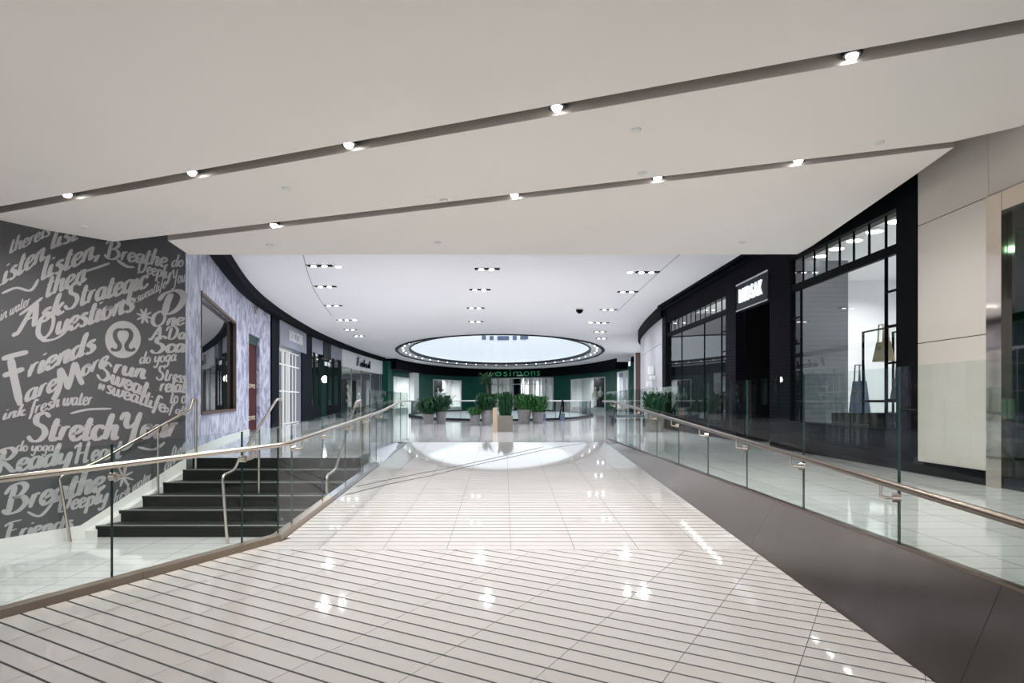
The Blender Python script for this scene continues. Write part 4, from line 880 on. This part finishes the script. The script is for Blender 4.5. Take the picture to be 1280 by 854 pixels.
# ================================================================== GLASS BALUSTRADES
def pane(par, p, q, zb, zt, th=.007):
    """glass sheet between plan points with sloping bottom/top, polished dark edges"""
    p = Vector(p); q = Vector(q); t = (q - p).normalized(); n = Vector((-t.y, t.x)); p = p + t * .006; q = q - t * .006
    v = lambda a, z: (a.x, a.y, z)
    o = MB().hexa([v(p - n * th, zb[0]), v(q - n * th, zb[1]), v(q + n * th, zb[1]), v(p + n * th, zb[0])], [v(p - n * th, zt[0]), v(q - n * th, zt[1]), v(q + n * th, zt[1]), v(p + n * th, zt[0])]).build('glass_pane', 'rail_glass', par)
    e = MB()
    for a, s in ((p, 1), (q, -1)):
        k = 0 if s > 0 else 1; b = a - t * s * .004
        e.hexa([v(a - n * th, zb[k]), v(b - n * th, zb[k]), v(b + n * th, zb[k]), v(a + n * th, zb[k])], [v(a - n * th, zt[k]), v(b - n * th, zt[k]), v(b + n * th, zt[k]), v(a + n * th, zt[k])])
    e.build('glass_edge', 'glass_edge', o)
def bracket(par, g, r, m='steel', face=1):
    """disc on the glass at g, arm to the handrail at r"""
    g = Vector(g); r = Vector(r); d = (r - g); d.z = 0; d.normalize()
    b = MB(); b.tube([g - d * .02, g + d * .03], .034, 14); b.tube([g + d * .02, g + d * .055 - Vector((0, 0, .005)), Vector((r.x, r.y, g.z + .005)), r], .010, 8); b.build('bracket', m, par)
# right
br = empty('glass_balustrade', (XG_R, 6, 0), 'frameless glass balustrade with brown handrail on the right of the ramp', 'balustrade')
jy = [-2.6, -1.18, .24, 1.66, 3.08, 4.49, 5.92, 7.3, 8.69, 10.15, 11.6, 13.05, 14.5, 15.9, 17.3]
for a, b in zip(jy, jy[1:]): pane(br, (XG_R, a), (XG_R, b), (.015, .015), (1.18, 1.18))
HR = .945; xr = 2.5
rail = MB().tube([(xr, bk + 1, R(0, bk + 1) + HR)] + [(xr, y, R(0, y) + HR) for y in (0, 4, 8, 12, 15.4, YT)] + [(xr, 16.2, HR), (xr, 17.25, HR)], .024, 14).build('handrail', 'steel_dark', br)
for y in jy[2:-1]: bracket(rail, (XG_R - .012, y, R(0, y) + HR - .10), (xr, y + .04, R(0, y) + HR - .02), 'steel')
# left: turned part, ramp part, level part on the slab
bl = empty('glass_balustrade', (BX, BY, -.35), 'frameless glass balustrade with steel handrail on the left of the ramp', 'balustrade')
gx, gy = -2.255, 6.81
def fgl(t, d=0.0): return (gx - SA * t + CA * d, gy - CA * t - SA * d)
jt = [6.6, 5.37, 4.13, 2.9, 1.66, .432, 0.0]
zk = lambda p: R0 + RS * p[1] + .03
for a, b in zip(jt, jt[1:]):
    p, q = fgl(a), fgl(b); pane(bl, p, q, (zk(p), zk(q)), (R0 + RS * p[1] + 1.10, R0 + RS * q[1] + 1.10))
jl = [6.81, 7.25, 8.47, 9.7, 10.9, 12.05]
for a, b in zip(jl, jl[1:]): pane(bl, (gx, a), (gx, b), (R0 + RS * a + .03, R0 + RS * b + .03), (R0 + RS * a + 1.10, R0 + RS * b + 1.10))
pane(bl, (gx, 12.05), (XG_L + .01, 12.57), (R0 + RS * 12.05 + .05, .0), (.93, 1.1))
ju = [12.57, 13.85, 15.1, 16.35, 17.5]
for a, b in zip(ju, ju[1:]): pane(bl, (XG_L, a), (XG_L, b), (.005, .005), (1.16, 1.16))
path = [fgl(6.6, .1), fgl(3, .1), fgl(.1, .1)] + [(gx + .1, 6.86), (gx + .1, 9), (gx + .1, 12.0), (XG_L + .1, 15.7), (XG_L + .1, 17.45)]
rl = MB().tube([(p[0], p[1], R(0, p[1]) + HR) for p in path], .024, 14).build('handrail', 'steel', bl)
for t_ in jt[1:-1]: g = fgl(t_, .012); bracket(rl, (*g, R0 + RS * g[1] + HR - .10), (*fgl(t_ - .04, .1), R0 + RS * g[1] + HR - .02))
for y in jl[1:] + ju[1:-1]:
    X = gx if y < 12.3 else XG_L; bracket(rl, (X + .012, y, R(0, y) + HR - .10), (X + .1, y + .04, R(0, y) + HR - .02))
# guard around the floor void: glass, white posts, top rail, dark curb
vg = empty('void_guard', (-.2, 32.1, 0), 'curved glass guard with pale top rail around the floor void', 'balustrade')
ring = [p for p in VOID if True]; ring2 = ring + [ring[0]]
n = 40; sel = [VOID[(2 * k) % 80] for k in range(n + 1)]
for a, b in zip(sel, sel[1:]):
    if a[1] < 60: pane(vg, a, b, (.1, .1), (.92, .92), .008)
mb = MB(); mb.tube([(p[0], p[1], .95) for p in VOID + [VOID[0]]], .03, 8, False); mb.build('top_rail', 'white_gloss', vg)
mb = MB(); ribbon(mb, ring2[::-1], 0, .10, -.15, .15); mb.build('curb', 'charcoal', vg)
# ================================================================== PLANTERS
def leaves(mb, c, n, hmin, hmax, spread, wid, seed, droop=.4, r0=.05):
    rnd = random.Random(seed)
    for k in range(n):
        a = rnd.uniform(0, 2 * math.pi); h = rnd.uniform(hmin, hmax); s = spread * rnd.uniform(.25, 1); r = rnd.uniform(0, r0)
        d = Vector((math.cos(a), math.sin(a), 0)); sd = Vector((-d.y, d.x, 0)) * wid * rnd.uniform(.6, 1.2)
        p = [Vector(c) + d * r, Vector(c) + d * (r + s * .35) + Vector((0, 0, h * .6)), Vector(c) + d * (r + s * .75) + Vector((0, 0, h)), Vector(c) + d * (r + s) + Vector((0, 0, h * (1 - droop * rnd.random())))]
        vs = [p[0] - sd * .3, p[0] + sd * .3, p[1] - sd, p[1] + sd, p[2] - sd * .8, p[2] + sd * .8, p[3]]
        mb.add(vs, [(0, 1, 3, 2), (2, 3, 5, 4), (4, 5, 6)])
def potted(x0, x1, yt, yb, label, seed, kind, mpot='planter', round_=True):
    X, Y = fl((x0 + x1) / 2, yb); Wd = (x1 - x0) * Y / F; H = (yb - yt) * Y / F; r = Wd / 2
    o = empty('potted_plant', (X, Y, 0), label, 'potted plant', 'planters on the upper concourse')
    MB().lathe([(r * .72, 0), (r * .76, .02), (r, H * .9), (r, H), (r * .9, H), (r * .88, H - .06)], (X, Y, 0), 24).build('pot', mpot, o); MB().lathe([(r * .9, H - .07), (r * .9, H - .05)], (X, Y, 0), 20).build('soil', 'soil', o)
    f = MB(); c = (X, Y, H - .05)
    if kind == 'bushy': leaves(f, c, 220, .15, .72, .55, .05, seed, .5, r * .9)
    elif kind == 'small': leaves(f, c, 140, .1, .34, .32, .035, seed, .6, r * .9)
    elif kind == 'spiky': leaves(f, c, 120, .35, .85, .2, .035, seed, .1, r * .9)
    f.build('foliage', 'leaf' if seed % 2 else 'leaf_dark', o)
    return o, X, Y, H
potted(528, 543, 517.5, 530, 'bushy plant in a grey pot, leftmost of the planters', 2, 'bushy'); potted(544.2, 558.5, 514, 529.7, 'bushy plant in a taller grey pot, second planter from the left', 4, 'bushy')
potted(587, 600.5, 518.5, 531.8, 'low plant in the smallest grey pot left of the palm', 3, 'small')
o, X, Y, H = potted(601, 617, 512.5, 531.7, 'palm tree in a tall grey pot with shrubs at its foot', 6, 'bushy')
MB().tube([(X, Y, H - .1), (X + .04, Y, 1.1), (X - .02, Y, 1.75)], [.05, .04, .035], 8).build('trunk', 'trunk', o)
f = MB(); leaves(f, (X - .02, Y, 1.72), 130, -.2, .38, .46, .02, 9, 1.6, .03); f.build('fronds', 'leaf_dark', o)
potted(646.5, 664, 512, 529.8, 'bright green plant in a wide grey pot right of the square planter', 5, 'bushy'); potted(664.5, 679.5, 515, 529.8, 'green plant in a grey pot, rightmost by the escalator', 7, 'bushy')
# the square planter in front, with a taller tan board at its left side
X0, Y0 = fl(622, 540); X1, _ = fl(641, 540); d = X1 - X0; Hh = zat(519.6, Y0)
sp = empty('potted_plant', ((X0 + X1) / 2, Y0, 0), 'spiky plant in the square brown-grey planter nearest the ramp', 'potted plant', 'planters on the upper concourse')
MB().box(X0, X1, Y0, Y0 + .03, 0, Hh).box(X0, X1, Y0 + d - .03, Y0 + d, 0, Hh).box(X0, X0 + .03, Y0 + .03, Y0 + d - .03, 0, Hh).box(X1 - .03, X1, Y0 + .03, Y0 + d - .03, 0, Hh).build('pot', 'planter_brown', sp)
MB().box(X0 + .03, X1 - .03, Y0 + .03, Y0 + d - .03, 0, Hh - .05).build('soil', 'soil', sp)
f = MB()
for k, (ox, oy) in enumerate(((.25, .25), (.5, .3), (.75, .3), (.3, .7), (.6, .65), (.8, .75))): leaves(f, (X0 + d * ox, Y0 + d * oy, Hh - .05), 26, .25, .8, .16, .03, 20 + k, .1, .06)
f.build('foliage', 'leaf_dark', sp)
Xa, _ = fl(616, 540); MB().box(Xa, X0 - .005, Y0 + .0, Y0 + .42, 0, zat(510, Y0)).build('bin', 'tan', None, 'narrow tan box standing against the square planter', 'box')
# planter and seat behind the right balustrade
Xp, Yp_ = fl(818, 540); o = empty('potted_plant', (Xp, Yp_, 0), 'shrub in a square olive planter behind the right balustrade', 'potted plant', 'planters on the upper concourse')
MB().hexa([(Xp - .2, Yp_ - .2, 0), (Xp + .2, Yp_ - .2, 0), (Xp + .2, Yp_ + .2, 0), (Xp - .2, Yp_ + .2, 0)], [(Xp - .26, Yp_ - .26, .55), (Xp + .26, Yp_ - .26, .55), (Xp + .26, Yp_ + .26, .55), (Xp - .26, Yp_ + .26, .55)]).build('pot', 'planter_brown', o)
f = MB(); leaves(f, (Xp, Yp_, .5), 200, .2, .75, .4, .05, 31, .4, .2); f.build('foliage', 'leaf_dark', o)
Xs, Ys = fl(786, 533); bn = empty('bench', (Xs, Ys, 0), 'dark low bench with two curved arms behind the right balustrade', 'bench')
MB().box(Xs - .75, Xs + .75, Ys - .22, Ys + .22, .33, .42).build('seat', 'charcoal', bn)
for s in (-.6, .6): MB().box(Xs + s - .04, Xs + s + .04, Ys - .2, Ys + .2, 0, .33).build('leg', 'charcoal', bn)
for s in (-.5, .1, .5): MB().tube([(Xs + s, Ys - .2, .42), (Xs + s, Ys - .2, .62), (Xs + s, Ys + .1, .66), (Xs + s, Ys + .2, .42)], .03, 8).build('arm', 'black', bn)
# escalator dropping into the void
Xe, Ye = 2.35, 33.6
esc = empty('escalator', (Xe, Ye, 0), 'escalator with blue-grey sides going down into the floor void', 'escalator')
for s in (-.45, .45):
    MB().hexa([(Xe + s - .09, Ye - 1.2, 0), (Xe + s + .09, Ye - 1.2, 0), (Xe + s + .09, Ye + 7, -4.2), (Xe + s - .09, Ye + 7, -4.2)], [(Xe + s - .09, Ye - 1.2, .35), (Xe + s + .09, Ye - 1.2, .35), (Xe + s + .09, Ye + 7, -3.6), (Xe + s - .09, Ye + 7, -3.6)]).build('side_panel', 'blue_grey', esc)
    MB().tube([(Xe + s, Ye - 1.35, .4), (Xe + s, Ye - 1.4, .85), (Xe + s, Ye - 1.0, .98), (Xe + s, Ye + 7, -2.9)], .04, 8).build('handrail', 'black', esc)
    MB().hexa([(Xe + s - .01, Ye - 1.2, .35), (Xe + s + .01, Ye - 1.2, .35), (Xe + s + .01, Ye + 7, -3.6), (Xe + s - .01, Ye + 7, -3.6)], [(Xe + s - .01, Ye - 1.2, .93), (Xe + s + .01, Ye - 1.2, .93), (Xe + s + .01, Ye + 7, -2.95), (Xe + s - .01, Ye + 7, -2.95)]).build('glass_pane', 'rail_glass', esc)
for k in range(10): MB().box(Xe - .35, Xe + .35, Ye - .6 + k * .4, Ye - .2 + k * .4, -.1 - k * .2 - .2, -.02 - k * .2).build('step', 'steel_panel', esc)
MB().box(-16, 16, 28, 78, -5.2, -5.0).build('floor', 'upper_tile', None, 'pale floor of the level below the void', kind='structure')
